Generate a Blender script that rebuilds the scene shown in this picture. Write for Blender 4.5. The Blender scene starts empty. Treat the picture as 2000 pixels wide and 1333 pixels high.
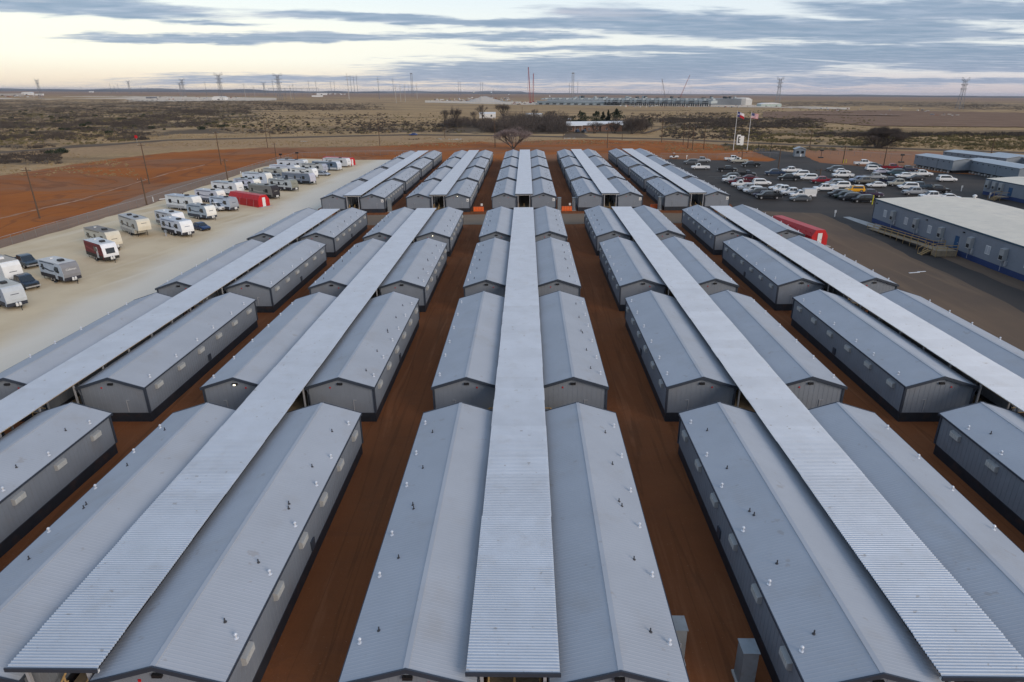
import bpy, math, random
import numpy as np
from mathutils import Vector, Matrix
random.seed(7); np.random.seed(7)
R = math.radians
scene = bpy.context.scene
COL = scene.collection

# ------------------------------------------------------------------ camera
S = 0.70
CX, CH = 0.918*S, 39.364*S
PITCH, YAW, ROLL, FPX = R(21.676), R(-1.451), R(0.7), 1251.455
def ray(u, v):
    a = (u-1000)/FPX; b = -(v-666.5)/FPX
    a, b = a*math.cos(ROLL)+b*math.sin(ROLL), -a*math.sin(ROLL)+b*math.cos(ROLL)
    y = math.cos(PITCH)+b*math.sin(PITCH); z = -math.sin(PITCH)+b*math.cos(PITCH)
    x, y = a*math.cos(YAW)+y*math.sin(YAW), -a*math.sin(YAW)+y*math.cos(YAW)
    return Vector((x, y, z))
fw = ray(1000, 666.5); rt = (ray(1000+FPX, 666.5)-fw); up = (ray(1000, 666.5-FPX)-fw)
cam_d = bpy.data.cameras.new('camera'); cam = bpy.data.objects.new('camera', cam_d); COL.objects.link(cam)
cam.matrix_world = Matrix(((rt.x, up.x, -fw.x, CX), (rt.y, up.y, -fw.y, 0), (rt.z, up.z, -fw.z, CH), (0, 0, 0, 1)))
cam_d.sensor_width = 36; cam_d.lens = FPX/2000*36; cam_d.clip_start = 0.5; cam_d.clip_end = 80000
scene.camera = cam
scene.view_settings.view_transform = 'Standard'
scene.view_settings.look = 'None'
scene.view_settings.exposure = 0
scene.view_settings.gamma = 1

# ------------------------------------------------------------------ sky
TX, TY = -0.01724, -0.00828          # the open country falls away from the levelled pad
SUN_EL, SUN_AZ = 20, 134             # degrees; azimuth from +Y towards +X
world = bpy.data.worlds.new('World'); scene.world = world; world.use_nodes = True
nt = world.node_tree; nt.nodes.clear()
class NB:
    def __init__(s, nt): s.nt = nt; s.N = nt.nodes; s.L = nt.links
    def put(s, sock, v):
        if v is None: return
        if hasattr(v, 'is_output'): s.L.new(v, sock)
        else:
            if hasattr(sock.default_value, '__len__') and not hasattr(v, '__len__'): v = (v,)*len(sock.default_value)
            if hasattr(v, '__len__') and len(sock.default_value) == 4 and len(v) == 3: v = (*v, 1)
            sock.default_value = v
    def m(s, op, a, b=None, c=None, clamp=False):
        n = s.N.new('ShaderNodeMath'); n.operation = op; n.use_clamp = clamp
        s.put(n.inputs[0], a)
        if b is not None: s.put(n.inputs[1], b)
        if c is not None: s.put(n.inputs[2], c)
        return n.outputs[0]
    def sm(s, x, a, b):
        n = s.N.new('ShaderNodeMapRange'); n.interpolation_type = 'SMOOTHSTEP'
        s.put(n.inputs[0], x); s.put(n.inputs[1], a); s.put(n.inputs[2], b); n.inputs[3].default_value = 0; n.inputs[4].default_value = 1
        return n.outputs[0]
    def mix(s, f, a, b, mode='MIX'):
        n = s.N.new('ShaderNodeMix'); n.data_type = 'RGBA'; n.blend_type = mode; n.clamp_factor = True
        s.put(n.inputs[0], f); s.put(n.inputs[6], a); s.put(n.inputs[7], b)
        return n.outputs[2]
    def noise(s, vec, scale, det=4, rough=0.55, dist=0, dim='3D'):
        n = s.N.new('ShaderNodeTexNoise'); n.noise_dimensions = dim
        s.put(n.inputs['Vector'], vec); n.inputs['Scale'].default_value = scale; n.inputs['Detail'].default_value = det
        n.inputs['Roughness'].default_value = rough; n.inputs['Distortion'].default_value = dist
        return n.outputs[0]
    def comb(s, x, y, z=0):
        n = s.N.new('ShaderNodeCombineXYZ'); s.put(n.inputs[0], x); s.put(n.inputs[1], y); s.put(n.inputs[2], z); return n.outputs[0]
    def sep(s, v):
        n = s.N.new('ShaderNodeSeparateXYZ'); s.put(n.inputs[0], v); return n.outputs
    def vmul(s, v, k):
        n = s.N.new('ShaderNodeVectorMath'); n.operation = 'MULTIPLY'; s.put(n.inputs[0], v); s.put(n.inputs[1], k); return n.outputs[0]
    def ramp(s, f, stops):
        n = s.N.new('ShaderNodeValToRGB'); s.put(n.inputs[0], f); e = n.color_ramp.elements
        e[0].position, e[0].color = stops[0][0], (*stops[0][1], 1)
        e[1].position, e[1].color = stops[-1][0], (*stops[-1][1], 1)
        for p, c in stops[1:-1]:
            k = e.new(p); k.color = (*c, 1)
        return n.outputs[0]
b = NB(nt)
tc = nt.nodes.new('ShaderNodeTexCoord')
dx, dy, dz = b.sep(tc.outputs['Generated'])
# elevation above the true (tilted) horizon and azimuth, both in degrees
zc_ = b.m('SUBTRACT', dz, b.m('ADD', b.m('MULTIPLY', dx, TX), b.m('MULTIPLY', dy, TY)))
el = b.m('MULTIPLY', b.m('ARCSINE', zc_), 57.2958)
az = b.m('MULTIPLY', b.m('ARCTAN2', dx, dy), 57.2958)
def azel(u, v):
    r = ray(u, v).normalized(); z = r.z-TX*r.x-TY*r.y
    return math.degrees(math.atan2(r.x, r.y)), math.degrees(math.asin(z))
elc = b.m('MAXIMUM', el, 0.0)
# cloud-deck coordinates: streaks flatten towards the horizon
q = b.m('DIVIDE', 1.0, b.m('ADD', b.m('MAXIMUM', zc_, 0.0), 0.035))
px_, py_ = b.m('MULTIPLY', dx, q), b.m('MULTIPLY', dy, q)
cp = b.comb(b.m('MULTIPLY', px_, 0.5), py_, 0)
n1 = b.noise(cp, 1.1, 7, 0.6, 0.3)
n2 = b.noise(cp, 3.6, 5, 0.55, 0.3)
wz = b.noise(b.comb(b.m('MULTIPLY', az, 0.09), b.m('MULTIPLY', el, 0.5), 3.0), 1.0, 5, 0.6)
elw = b.m('ADD', el, b.m('MULTIPLY', b.m('SUBTRACT', wz, 0.5), 1.5))
bands = [  # u, v, half-width u, half-height v, slope (px v per px u), weight
    (120, 12, 330, 24, 0.05, 1.0), (480, 74, 330, 10, 0.0, 1.0), (900, 44, 420, 12, 0.02, 1.1), (960, 72, 260, 9, -0.01, .9),
    (1500, 54, 540, 32, 0.03, 1.15), (640, 156, 420, 12, -0.02, .8), (1200, 134, 540, 30, -0.03, 1.2), (1750, 106, 420, 24, 0.01, 1.2),
    (1450, 160, 620, 9, 0.01, .75), (1850, 20, 420, 24, 0.0, 1.1), (330, 40, 220, 8, 0.06, .8), (1100, 171, 900, 6, 0.004, .65), (1780, 158, 420, 10, 0.0, .9), (1900, 128, 260, 12, 0.0, .9), (1250, 100, 420, 10, 0.02, .9)]
cov = None
for (u, v, hu, hv, sl, w) in bands:
    a0, e0 = azel(u, v); a1, e1 = azel(u+hu, v+hu*sl); _, e2 = azel(u, v-hv)
    slope = (e1-e0)/(a1-a0); wa = abs(a1-a0); we = abs(e2-e0)
    da = b.m('SUBTRACT', az, a0)
    t1 = b.m('POWER', b.m('ABSOLUTE', b.m('DIVIDE', da, wa)), 4)
    de = b.m('SUBTRACT', b.m('SUBTRACT', elw, e0), b.m('MULTIPLY', da, slope))
    t2 = b.m('POWER', b.m('ABSOLUTE', b.m('DIVIDE', de, we)), 2)
    g = b.m('MULTIPLY', b.m('EXPONENT', b.m('MULTIPLY', b.m('ADD', t1, t2), -1.0)), w)
    cov = g if cov is None else b.m('MAXIMUM', cov, g)
# outside the picture the same broken cloud goes on
a_in = b.sm(b.m('ABSOLUTE', az), 46, 60); e_in = b.sm(el, 8.5, 14)
outside = b.m('MAXIMUM', a_in, e_in)
cov = b.m('ADD', b.m('MULTIPLY', cov, b.m('SUBTRACT', 1.0, outside)), b.m('MULTIPLY', outside, b.m('MULTIPLY', b.sm(n1, .35, .62), 1.0)))
tex = b.m('ADD', b.m('MULTIPLY', b.m('SUBTRACT', n1, 0.5), 1.1), b.m('MULTIPLY', b.m('SUBTRACT', n2, 0.5), 0.85))
mask = b.sm(b.m('ADD', cov, tex), 0.26, 0.80)
left = b.m('MULTIPLY', b.sm(az, 25, -30), b.sm(az, -100, -40))
hor = b.mix(left, (0.70, 0.62, 0.64), (1.04, 0.88, 0.68))
mid = b.mix(left, (0.90, 0.94, 0.94), (1.10, 1.08, 0.93))
hi = b.mix(left, (0.78, 0.90, 1.0), (0.82, 0.96, 1.05))
base = b.mix(b.sm(elc, 0.1, 2.6), hor, mid)
base = b.mix(b.sm(elc, 3.0, 9.0), base, hi)
base = b.mix(b.sm(elc, 9.0, 36.0), base, (0.35, 0.49, 0.72))
away = b.m('MULTIPLY', b.sm(az, -46, -62), b.sm(az, -175, -140))
base = b.mix(b.m('MULTIPLY', b.m('MULTIPLY', away, b.sm(elc, 32, 8)), 0.88), base, (0.19, 0.25, 0.35))
base = b.mix(b.m('MULTIPLY', b.m('MULTIPLY', a_in, b.sm(elc, 32, 8)), 0.45), base, (0.34, 0.38, 0.46))
# warm glow of the low sun on its own side of the sky
sd = (math.sin(R(SUN_AZ)), math.cos(R(SUN_AZ)))
glow = b.m('ADD', b.m('MULTIPLY', dx, sd[0]), b.m('MULTIPLY', dy, sd[1]))
glow = b.m('MULTIPLY', b.sm(glow, 0.2, 1.0), b.sm(elc, 40, 4))
base = b.mix(b.m('MULTIPLY', glow, 0.45), base, (1.0, 0.80, 0.70))
cl_t = b.sm(b.m('ADD', n2, b.m('MULTIPLY', cov, 0.35)), 0.40, 1.05)
cloud = b.mix(cl_t, (0.46, 0.54, 0.69), (0.20, 0.31, 0.47))
cloud = b.mix(b.m('MULTIPLY', b.sm(elc, 3.5, 0.0), 0.35), cloud, (0.40, 0.42, 0.54))
cloud = b.mix(b.m('MULTIPLY', b.sm(n1, .5, .72), b.sm(elc, 3, 9)), cloud, (0.72, 0.68, 0.74))
skyc = b.mix(b.m('MULTIPLY', mask, 0.93), base, cloud)
skyc = b.mix(b.sm(el, 0.0, -2.0), skyc, (0.20, 0.15, 0.12))
nish = nt.nodes.new('ShaderNodeTexSky'); nish.sky_type = 'NISHITA'; nish.sun_disc = False
nish.sun_elevation = R(SUN_EL); nish.sun_rotation = R(SUN_AZ); nish.air_density = 1.0; nish.dust_density = 1.5
bg1 = nt.nodes.new('ShaderNodeBackground'); nt.links.new(nish.outputs[0], bg1.inputs[0]); bg1.inputs[1].default_value = 0.012
bg2 = nt.nodes.new('ShaderNodeBackground'); nt.links.new(skyc, bg2.inputs[0]); bg2.inputs[1].default_value = 0.92
ad = nt.nodes.new('ShaderNodeAddShader'); out = nt.nodes.new('ShaderNodeOutputWorld')
nt.links.new(bg1.outputs[0], ad.inputs[0]); nt.links.new(bg2.outputs[0], ad.inputs[1]); nt.links.new(ad.outputs[0], out.inputs[0])

# ------------------------------------------------------------------ sun (veiled, very low contrast)
sun_d = bpy.data.lights.new('sun', 'SUN'); sun = bpy.data.objects.new('sun', sun_d); COL.objects.link(sun)
sun_d.energy = 1.9; sun_d.angle = R(30); sun_d.color = (1.0, 0.86, 0.73)
sv = Vector((math.sin(R(SUN_AZ))*math.cos(R(SUN_EL)), math.cos(R(SUN_AZ))*math.cos(R(SUN_EL)), math.sin(R(SUN_EL))))
sun.rotation_euler = sv.to_track_quat('Z', 'Y').to_euler()

# ------------------------------------------------------------------ terrain height and picking
def sst(t): t = min(1, max(0, t)); return t*t*(3-2*t)
def H(x, y):
    r = y-285
    if r <= 0: return 0.0
    s = sst(r/1100)
    z = s*(TX*x+TY*y)
    z += s*(3.0*math.sin(x/410+1.3)*math.sin(y/530)+1.6*math.sin(x/150+y/260))*min(1, 3000/max(y, 1))
    return z
def G(u, v, z0=0.0):
    """ground point seen at (u, v) of the 2000 px wide photograph, at height z0 above the ground"""
    r = ray(u, v); lo = None
    t = 5.0; prev = 5.0
    while t < 60000:
        x, y, z = CX+r.x*t, r.y*t, CH+r.z*t
        if z < H(x, y)+z0:
            lo, hi_ = prev, t
            for _ in range(30):
                m_ = (lo+hi_)/2
                x, y, z = CX+r.x*m_, r.y*m_, CH+r.z*m_
                if z < H(x, y)+z0: hi_ = m_
                else: lo = m_
            return Vector((x, y, H(x, y)))
        prev = t; t *= 1.02
    return Vector((CX+r.x*20000, r.y*20000, H(CX+r.x*20000, r.y*20000)))
def PXM(p):   # metres to source pixels at p
    return FPX/((Vector(p)-Vector((CX, 0, CH))).dot(fw))
MV = cam.matrix_world.inverted()
def proj(p):
    q_ = MV@Vector(p)
    if q_.z > -0.1: return None
    return 1000+FPX*q_.x/-q_.z, 666.5-FPX*q_.y/-q_.z

# ------------------------------------------------------------------ materials
MATS = {}
def mat(name, col, rough=0.7, metal=0.0, var=0.12, vscale=0.6, bump=0.0, bscale=20, objcol=False, spec=0.4, emit=0, dirt=None, rnd=0, speck=None):
    if name in MATS: return MATS[name]
    m = bpy.data.materials.new(name); m.use_nodes = True; n = m.node_tree; bb = NB(n)
    p = n.nodes['Principled BSDF']
    t = n.nodes.new('ShaderNodeTexCoord'); ge = n.nodes.new('ShaderNodeNewGeometry'); pos = ge.outputs['Position']
    if objcol:
        oi = n.nodes.new('ShaderNodeObjectInfo'); c = oi.outputs['Color']
    else: c = (*col, 1)
    if var:
        nz = bb.noise(pos, vscale, 6, 0.6); f = bb.sm(nz, 0.25, 0.75)
        c1 = bb.mix(1.0, c, (1-var,)*3, 'MULTIPLY'); c2 = bb.mix(1.0, c, (1+var,)*3, 'MULTIPLY')
        c = bb.mix(f, c1, c2)
    if dirt:
        nz = bb.noise(pos, dirt[1], 5, 0.65); c = bb.mix(bb.m('MULTIPLY', bb.sm(nz, 0.5, 0.8), dirt[2]), c, dirt[0])
    if speck:
        nz = bb.noise(pos, speck[1], 3, 0.6); c = bb.mix(bb.m('MULTIPLY', bb.sm(nz, 0.66, 0.72), speck[2]), c, speck[0])
    if rnd:
        oi2 = n.nodes.new('ShaderNodeObjectInfo'); k_ = bb.m('ADD', bb.m('MULTIPLY', oi2.outputs['Random'], 2*rnd), 1-rnd)
        c = bb.mix(1.0, c, bb.comb(k_, k_, k_), 'MULTIPLY')
    bb.put(p.inputs['Base Color'], c)
    p.inputs['Roughness'].default_value = rough; p.inputs['Metallic'].default_value = metal
    p.inputs['Specular IOR Level'].default_value = spec
    if emit: p.inputs['Emission Color'].default_value = (*col, 1); p.inputs['Emission Strength'].default_value = emit
    if bump:
        bn = n.nodes.new('ShaderNodeBump'); bn.inputs['Strength'].default_value = bump; bn.inputs['Distance'].default_value = 0.05
        n.links.new(bb.noise(pos, bscale, 4, 0.6), bn.inputs['Height']); n.links.new(bn.outputs[0], p.inputs['Normal'])
    MATS[name] = m; return m
M_roof = mat('roof_sheet_grey', (0.40, 0.42, 0.45), 0.6, 0.0, 0.05, 0.25, spec=0.2, dirt=((0.34, 0.32, 0.30), 0.35, 0.4), rnd=.035, speck=((.28, .24, .21), 1.1, .35))
M_can = mat('galvanised_sheet', (0.53, 0.575, 0.63), 0.5, 0.12, 0.05, 0.5, spec=0.5, dirt=((0.44, 0.45, 0.46), 0.8, 0.45), rnd=.04, speck=((.26, .24, .22), 1.7, .55))
M_wall = mat('wall_siding_grey', (0.205, 0.23, 0.265), 0.6, 0, 0.05, 0.7, rnd=.04, dirt=((0.20, 0.18, 0.17), 0.5, 0.3))
M_skirt = mat('skirting_navy', (0.018, 0.022, 0.03), 0.6, 0, 0.2, 2, dirt=((0.09, 0.045, 0.028), 0.7, 0.6))
M_trim = mat('trim_navy', (0.04, 0.05, 0.068), 0.5, 0, 0.1)
M_white = mat('white_paint', (0.72, 0.72, 0.70), 0.5, 0, 0.06)
M_ac = mat('unit_beige', (0.36, 0.365, 0.36), 0.5, 0, 0.06)
M_acw = mat('grille_pale', (0.52, 0.53, 0.51), 0.5, 0, 0.1, 3)
M_vent = mat('vent_galvanised', (0.75, 0.76, 0.78), 0.3, 0.4, 0.05)
M_pipe = mat('vent_rubber', (0.05, 0.05, 0.055), 0.6)
M_steel = mat('post_steel', (0.42, 0.43, 0.45), 0.5, 0.2)
M_wood = mat('lumber_yellow', (0.42, 0.28, 0.12), 0.75, 0, 0.2, 2)
M_woodg = mat('lumber_weathered', (0.30, 0.23, 0.15), 0.8, 0, 0.2, 2)
M_pole = mat('pole_timber', (0.11, 0.07, 0.045), 0.85, 0, 0.2, 1)
M_dark = mat('dark_void', (0.02, 0.02, 0.022), 0.8)
M_black = mat('black_plastic', (0.015, 0.015, 0.017), 0.5)
M_glass = mat('tinted_glass', (0.018, 0.024, 0.03), 0.12, 0, 0, spec=0.8)
M_tyre = mat('tyre', (0.02, 0.02, 0.02), 0.85)
M_rim = mat('rim_alloy', (0.45, 0.45, 0.46), 0.35, 0.5)
M_paint = mat('vehicle_paint', (1, 1, 1), 0.3, 0, 0.03, 1.5, objcol=True, spec=0.5)
M_matte = mat('panel_tinted', (1, 1, 1), 0.55, 0, 0.07, 1.2, objcol=True, spec=0.4)
M_lattice = mat('lattice_steel', (0.19, 0.20, 0.22), 0.6, 0.2)
M_conc = mat('concrete', (0.42, 0.40, 0.37), 0.8, 0, 0.12, 1)
M_orange = mat('barrier_orange', (0.75, 0.13, 0.02), 0.5)
M_red = mat('shelter_red', (0.50, 0.012, 0.016), 0.45, 0, 0.15, 0.8, spec=0.4)
M_lamp = mat('lamp_lit', (1.0, 0.93, 0.72), 0.5, 0, 0, emit=2.5)
M_bluet = mat('skirting_blue', (0.02, 0.045, 0.14), 0.6)
M_teal = mat('fascia_teal', (0.03, 0.08, 0.12), 0.5)
M_flat = mat('membrane_roof', (0.74, 0.66, 0.53), 0.6, 0, 0.06, 0.4, dirt=((0.45, 0.42, 0.37), 0.3, 0.4))
M_bwall = mat('siding_bluegrey', (0.20, 0.235, 0.27), 0.6, 0, 0.06)
M_broof = mat('roof_bluegrey', (0.38, 0.42, 0.45), 0.45, 0.1, 0.05)
M_bark = mat('bark', (0.075, 0.06, 0.05), 0.9, 0, 0.25, 1)
M_twig = mat('twigs_bare', (0.085, 0.068, 0.058), 0.9, 0, 0.3, 0.5)
M_twigl = mat('twigs_pale', (0.24, 0.19, 0.18), 0.9, 0, 0.2, 0.5)
M_ever = mat('evergreen_foliage', (0.028, 0.038, 0.018), 0.9, 0, 0.35, 0.5)
M_brush = mat('brush_grey', (0.078, 0.062, 0.050), 0.95, 0, 0.4, 0.05)
M_shrub = mat('shrub_olive', (0.15, 0.125, 0.055), 0.95, 0, 0.4, 0.08)
M_grass = mat('dry_grass', (0.34, 0.25, 0.13), 0.95, 0, 0.35, 0.1)
M_clutter = mat('clutter_tinted', (1, 1, 1), 0.6, 0, 0.2, 0.2, objcol=True)

# ------------------------------------------------------------------ mesh helpers
class MB:
    def __init__(s): s.v = []; s.f = []
    def add(s, vs, fs):
        o = len(s.v); s.v += [tuple(p) for p in vs]; s.f += [tuple(i+o for i in f) for f in fs]; return s
    def box(s, x0, x1, y0, y1, z0, z1):
        return s.add([(x0, y0, z0), (x1, y0, z0), (x1, y1, z0), (x0, y1, z0), (x0, y0, z1), (x1, y0, z1), (x1, y1, z1), (x0, y1, z1)],
                     [(0, 3, 2, 1), (4, 5, 6, 7), (0, 1, 5, 4), (1, 2, 6, 5), (2, 3, 7, 6), (3, 0, 4, 7)])
    def prism(s, pts, axis, a, b_):
        n = len(pts)
        def P(p, t): return (t, p[0], p[1]) if axis == 'x' else ((p[0], t, p[1]) if axis == 'y' else (p[0], p[1], t))
        vs = [P(p, a) for p in pts]+[P(p, b_) for p in pts]
        fs = [tuple(range(n))[::-1], tuple(range(n, 2*n))]+[(i, (i+1) % n, n+(i+1) % n, n+i) for i in range(n)]
        return s.add(vs, fs)
    def bar(s, p, q_, r0, r1=None, n=4):
        p = Vector(p); q_ = Vector(q_); r1 = r0 if r1 is None else r1
        d = q_-p
        if d.length < 1e-6: return s
        d.normalize(); a = d.orthogonal().normalized(); c = d.cross(a)
        vs = []
        for (o, r) in ((p, r0), (q_, r1)):
            for k in range(n):
                t = 2*math.pi*(k+.5)/n; vs.append(o+(a*math.cos(t)+c*math.sin(t))*r)
        return s.add(vs, [tuple(range(n))[::-1], tuple(range(n, 2*n))]+[(i, (i+1) % n, n+(i+1) % n, n+i) for i in range(n)])
    def loft(s, rings):
        n = len(rings[0]); vs = [p for r_ in rings for p in r_]; fs = [tuple(range(n))[::-1], tuple(range((len(rings)-1)*n, len(rings)*n))]
        for k in range(len(rings)-1):
            for i in range(n):
                fs.append((k*n+i, k*n+(i+1) % n, (k+1)*n+(i+1) % n, (k+1)*n+i))
        return s.add(vs, fs)
    def mesh(s, name, m):
        me = bpy.data.meshes.new(name); me.from_pydata([tuple(p) for p in s.v], [], s.f); me.materials.append(m)
        bmesh_fix(me); return me
    def build(s, name, m, parent=None, loc=None, rz=None, color=None, smooth=False):
        return obj(name, s.mesh(name, m), parent, loc, rz, color, smooth)
import bmesh
def bmesh_fix(me):
    bm = bmesh.new(); bm.from_mesh(me); bmesh.ops.recalc_face_normals(bm, faces=bm.faces); bm.to_mesh(me); bm.free()
def obj(name, me, parent=None, loc=None, rz=None, color=None, smooth=False):
    o = bpy.data.objects.new(name, me); COL.objects.link(o)
    if parent: o.parent = parent
    if loc is not None: o.location = loc
    if rz is not None: o.rotation_euler = (0, 0, rz)
    if color is not None: o.color = (*color, 1)
    if smooth:
        for p in me.polygons: p.use_smooth = True
    return o
def tag(o, label=None, cat=None, group=None, kind=None):
    if label: o['label'] = label
    if cat: o['category'] = cat
    if group: o['group'] = group
    if kind: o['kind'] = kind
    return o
def empty(name, loc, rz=0, label=None, cat=None, group=None):
    o = bpy.data.objects.new(name, None); COL.objects.link(o); o.location = loc; o.rotation_euler = (0, 0, rz); o.empty_display_size = .2
    return tag(o, label, cat, group)
def copy_tree(o, parent=None):
    c = o.copy(); COL.objects.link(c)
    if parent: c.parent = parent
    for ch in KIDS.get(o.name, list(o.children)): copy_tree(ch, c)
    return c
KIDS = {}

# ------------------------------------------------------------------ ground
def lerp(tab, x):
    if x <= tab[0][0]: return tab[0][1]
    for (a, fa), (c, fc) in zip(tab, tab[1:]):
        if x <= c: return fa+(fc-fa)*(x-a)/(c-a)
    return tab[-1][1]
RED = [(-400, 360), (0, 345), (100, 327), (256, 307), (351, 297), (500, 289), (700, 287), (860, 279), (1000, 277), (1130, 273), (1290, 275), (1430, 284), (1500, 300), (1545, 300), (1570, 289), (1700, 293), (2000, 302), (2400, 312)]
BAND = [(-400, 330), (0, 300), (330, 276), (800, 266), (1000, 268), (1300, 275), (1600, 287), (2000, 301)]
xs = [-30000, -20000, -14000, -10000, -7000, -5000, -3600, -2600, -1900, -1400, -1000, -750, -560, -440]+list(range(-360, 400, 6))+[440, 560, 750, 1000, 1400, 1900, 2600, 3600, 5000, 7000, 10000, 14000, 20000, 30000]
ys_ = [-400, -200, -100, -50]+list(range(0, 470, 6))+[480, 500, 525, 550, 580, 620, 660, 710, 770, 840, 920, 1010, 1120, 1250, 1400, 1600, 1850, 2150, 2500, 3000, 3600, 4400, 5400, 6600, 8200, 10500, 13500, 18000, 25000, 40000]
nx, ny = len(xs), len(ys_)
vs = []; red = []; tan_ = []; scr = []
def scrub_at(u, v, y):
    best = 0.0
    for (u0, v0, u1, v1, w_) in ((-600, 196, 520, 262, .50), (-600, 250, 330, 292, .42), (480, 200, 760, 216, .4), (-600, 292, 130, 325, .45), (700, 244, 880, 262, .35), (1300, 226, 1620, 252, .55), (1480, 198, 1950, 209, .6), (1600, 258, 2500, 270, .45), (1800, 203, 2500, 217, .5), (860, 240, 1270, 262, .9), (1300, 252, 1700, 290, .25)):
        fu = min(sst((u-u0)/60+.5), sst((u1-u)/60+.5)); fv = min(sst((v-v0)/5+.5), sst((v1-v)/5+.5)); best = max(best, w_*fu*fv)
    return best
for y in ys_:
    for x in xs:
        z = H(x, y); vs.append((x, y, z)); p = proj((x, y, z)) if y > 20 else None
        if p is None: red.append(1.0); tan_.append(0.0); scr.append(0.0); continue
        scr.append(scrub_at(p[0], p[1], y))
        red.append(max(0, min(1, 0.5+(p[1]-lerp(RED, p[0]))/9)))
        tan_.append(max(0, min(1, 1-abs(p[1]-lerp(BAND, p[0])-8)/16)) if y < 900 else 0)
fs = [(j*nx+i, j*nx+i+1, (j+1)*nx+i+1, (j+1)*nx+i) for j in range(ny-1) for i in range(nx-1)]
me = bpy.data.meshes.new('ground'); me.from_pydata(vs, [], fs)
for nm, arr in (('red', red), ('tan', tan_), ('scrub', scr)):
    at = me.attributes.new(nm, 'FLOAT', 'POINT'); at.data.foreach_set('value', arr)
gm = bpy.data.materials.new('ground_soil'); gm.use_nodes = True; bb = NB(gm.node_tree); P = gm.node_tree.nodes['Principled BSDF']
geo = gm.node_tree.nodes.new('ShaderNodeNewGeometry'); pos = geo.outputs['Position']
def attr(nm):
    n = bb.N.new('ShaderNodeAttribute'); n.attribute_name = nm; return n.outputs['Fac']
pp = bb.vmul(pos, (1, 1, 0))
big = bb.noise(pp, 0.004, 6, 0.62); medn = bb.noise(pp, 0.03, 6, 0.65); fine = bb.noise(pp, 0.35, 6, 0.7); fine2 = bb.noise(pp, 2.5, 4, 0.7)
str_ = bb.noise(bb.vmul(pos, (0.0035, 0.014, 0)), 1.0, 6, 0.6)
far = bb.sm(bb.sep(pos)[1], 600, 5000)
g1 = bb.mix(bb.sm(medn, 0.35, 0.65), (0.48, 0.31, 0.155), (0.36, 0.235, 0.115))
g1 = bb.mix(bb.sm(fine, 0.45, 0.7), g1, (0.22, 0.155, 0.08))
g1 = bb.mix(bb.sm(big, 0.48, 0.64), g1, (0.44, 0.30, 0.155))
g1 = bb.mix(bb.m('MULTIPLY', bb.sm(str_, 0.52, 0.60), 0.8), g1, (0.20, 0.135, 0.075))
g1 = bb.mix(bb.m('MULTIPLY', bb.sm(str_, 0.43, 0.36), bb.m('MULTIPLY', bb.sm(far, .05, .4), .8)), g1, (0.26, 0.13, 0.07))
bz = bb.sm(bb.m('ADD', attr('scrub'), bb.m('MULTIPLY', bb.m('SUBTRACT', bb.noise(pp, 0.018, 6, 0.68), 0.5), 3.4)), 0.35, 0.65)
g1 = bb.mix(bb.m('MULTIPLY', bz, 0.9), g1, bb.mix(fine, (0.085, 0.063, 0.044), (0.14, 0.10, 0.065)))
g1 = bb.mix(bb.sm(far, 0.35, 1.0), g1, (0.27, 0.165, 0.10))
tanc = bb.mix(bb.sm(fine, 0.35, 0.7), (0.42, 0.265, 0.14), (0.32, 0.205, 0.11))
tm = bb.sm(bb.m('ADD', attr('tan'), bb.m('MULTIPLY', bb.m('SUBTRACT', medn, 0.5), 0.9)), 0.3, 0.7)
g1 = bb.mix(bb.m('MULTIPLY', tm, 0.8), g1, tanc)
r1 = bb.mix(bb.sm(medn, 0.35, 0.68), (0.38, 0.118, 0.024), (0.29, 0.088, 0.019))
tr = bb.noise(bb.vmul(pos, (0.05, 0.9, 0)), 1.0, 5, 0.6, 1.2); tr2 = bb.noise(bb.vmul(pos, (0.9, 0.06, 0)), 1.0, 5, 0.6, 0.8)
r1 = bb.mix(bb.m('MULTIPLY', bb.sm(tr, 0.55, 0.7), 0.55), r1, (0.18, 0.066, 0.028))
r1 = bb.mix(bb.m('MULTIPLY', bb.sm(tr2, 0.56, 0.72), 0.5), r1, (0.36, 0.145, 0.062))
r1 = bb.mix(bb.m('MULTIPLY', bb.sm(fine, 0.5, 0.75), 0.4), r1, (0.34, 0.145, 0.062))
r1 = bb.mix(bb.m('MULTIPLY', bb.sm(fine2, 0.6, 0.8), 0.35), r1, (0.15, 0.07, 0.04))
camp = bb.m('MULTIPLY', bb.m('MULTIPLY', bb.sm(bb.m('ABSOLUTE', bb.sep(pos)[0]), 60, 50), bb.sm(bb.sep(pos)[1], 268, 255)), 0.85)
r2 = bb.mix(bb.sm(medn, 0.35, 0.68), (0.20, 0.072, 0.030), (0.15, 0.057, 0.026))  # shade between the bunkhouses put into a darker soil colour over the camp
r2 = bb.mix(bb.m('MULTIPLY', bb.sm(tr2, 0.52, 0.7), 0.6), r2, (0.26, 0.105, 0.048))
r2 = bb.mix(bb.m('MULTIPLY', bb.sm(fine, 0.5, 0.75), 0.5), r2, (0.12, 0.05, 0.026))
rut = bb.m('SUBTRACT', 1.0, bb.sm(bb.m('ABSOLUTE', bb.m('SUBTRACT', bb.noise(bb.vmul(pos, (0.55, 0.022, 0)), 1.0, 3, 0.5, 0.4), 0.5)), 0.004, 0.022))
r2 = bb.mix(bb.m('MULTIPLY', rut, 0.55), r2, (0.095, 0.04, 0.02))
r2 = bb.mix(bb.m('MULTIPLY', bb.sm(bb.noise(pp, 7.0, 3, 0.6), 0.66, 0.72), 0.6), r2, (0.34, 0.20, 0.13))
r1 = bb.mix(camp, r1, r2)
open_ = bb.m('MULTIPLY', bb.m('SUBTRACT', 1.0, camp), bb.sm(bb.noise(bb.vmul(pos, (0.012, 0.03, 0)), 1.0, 6, 0.62, 0.8), 0.46, 0.60))
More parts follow.
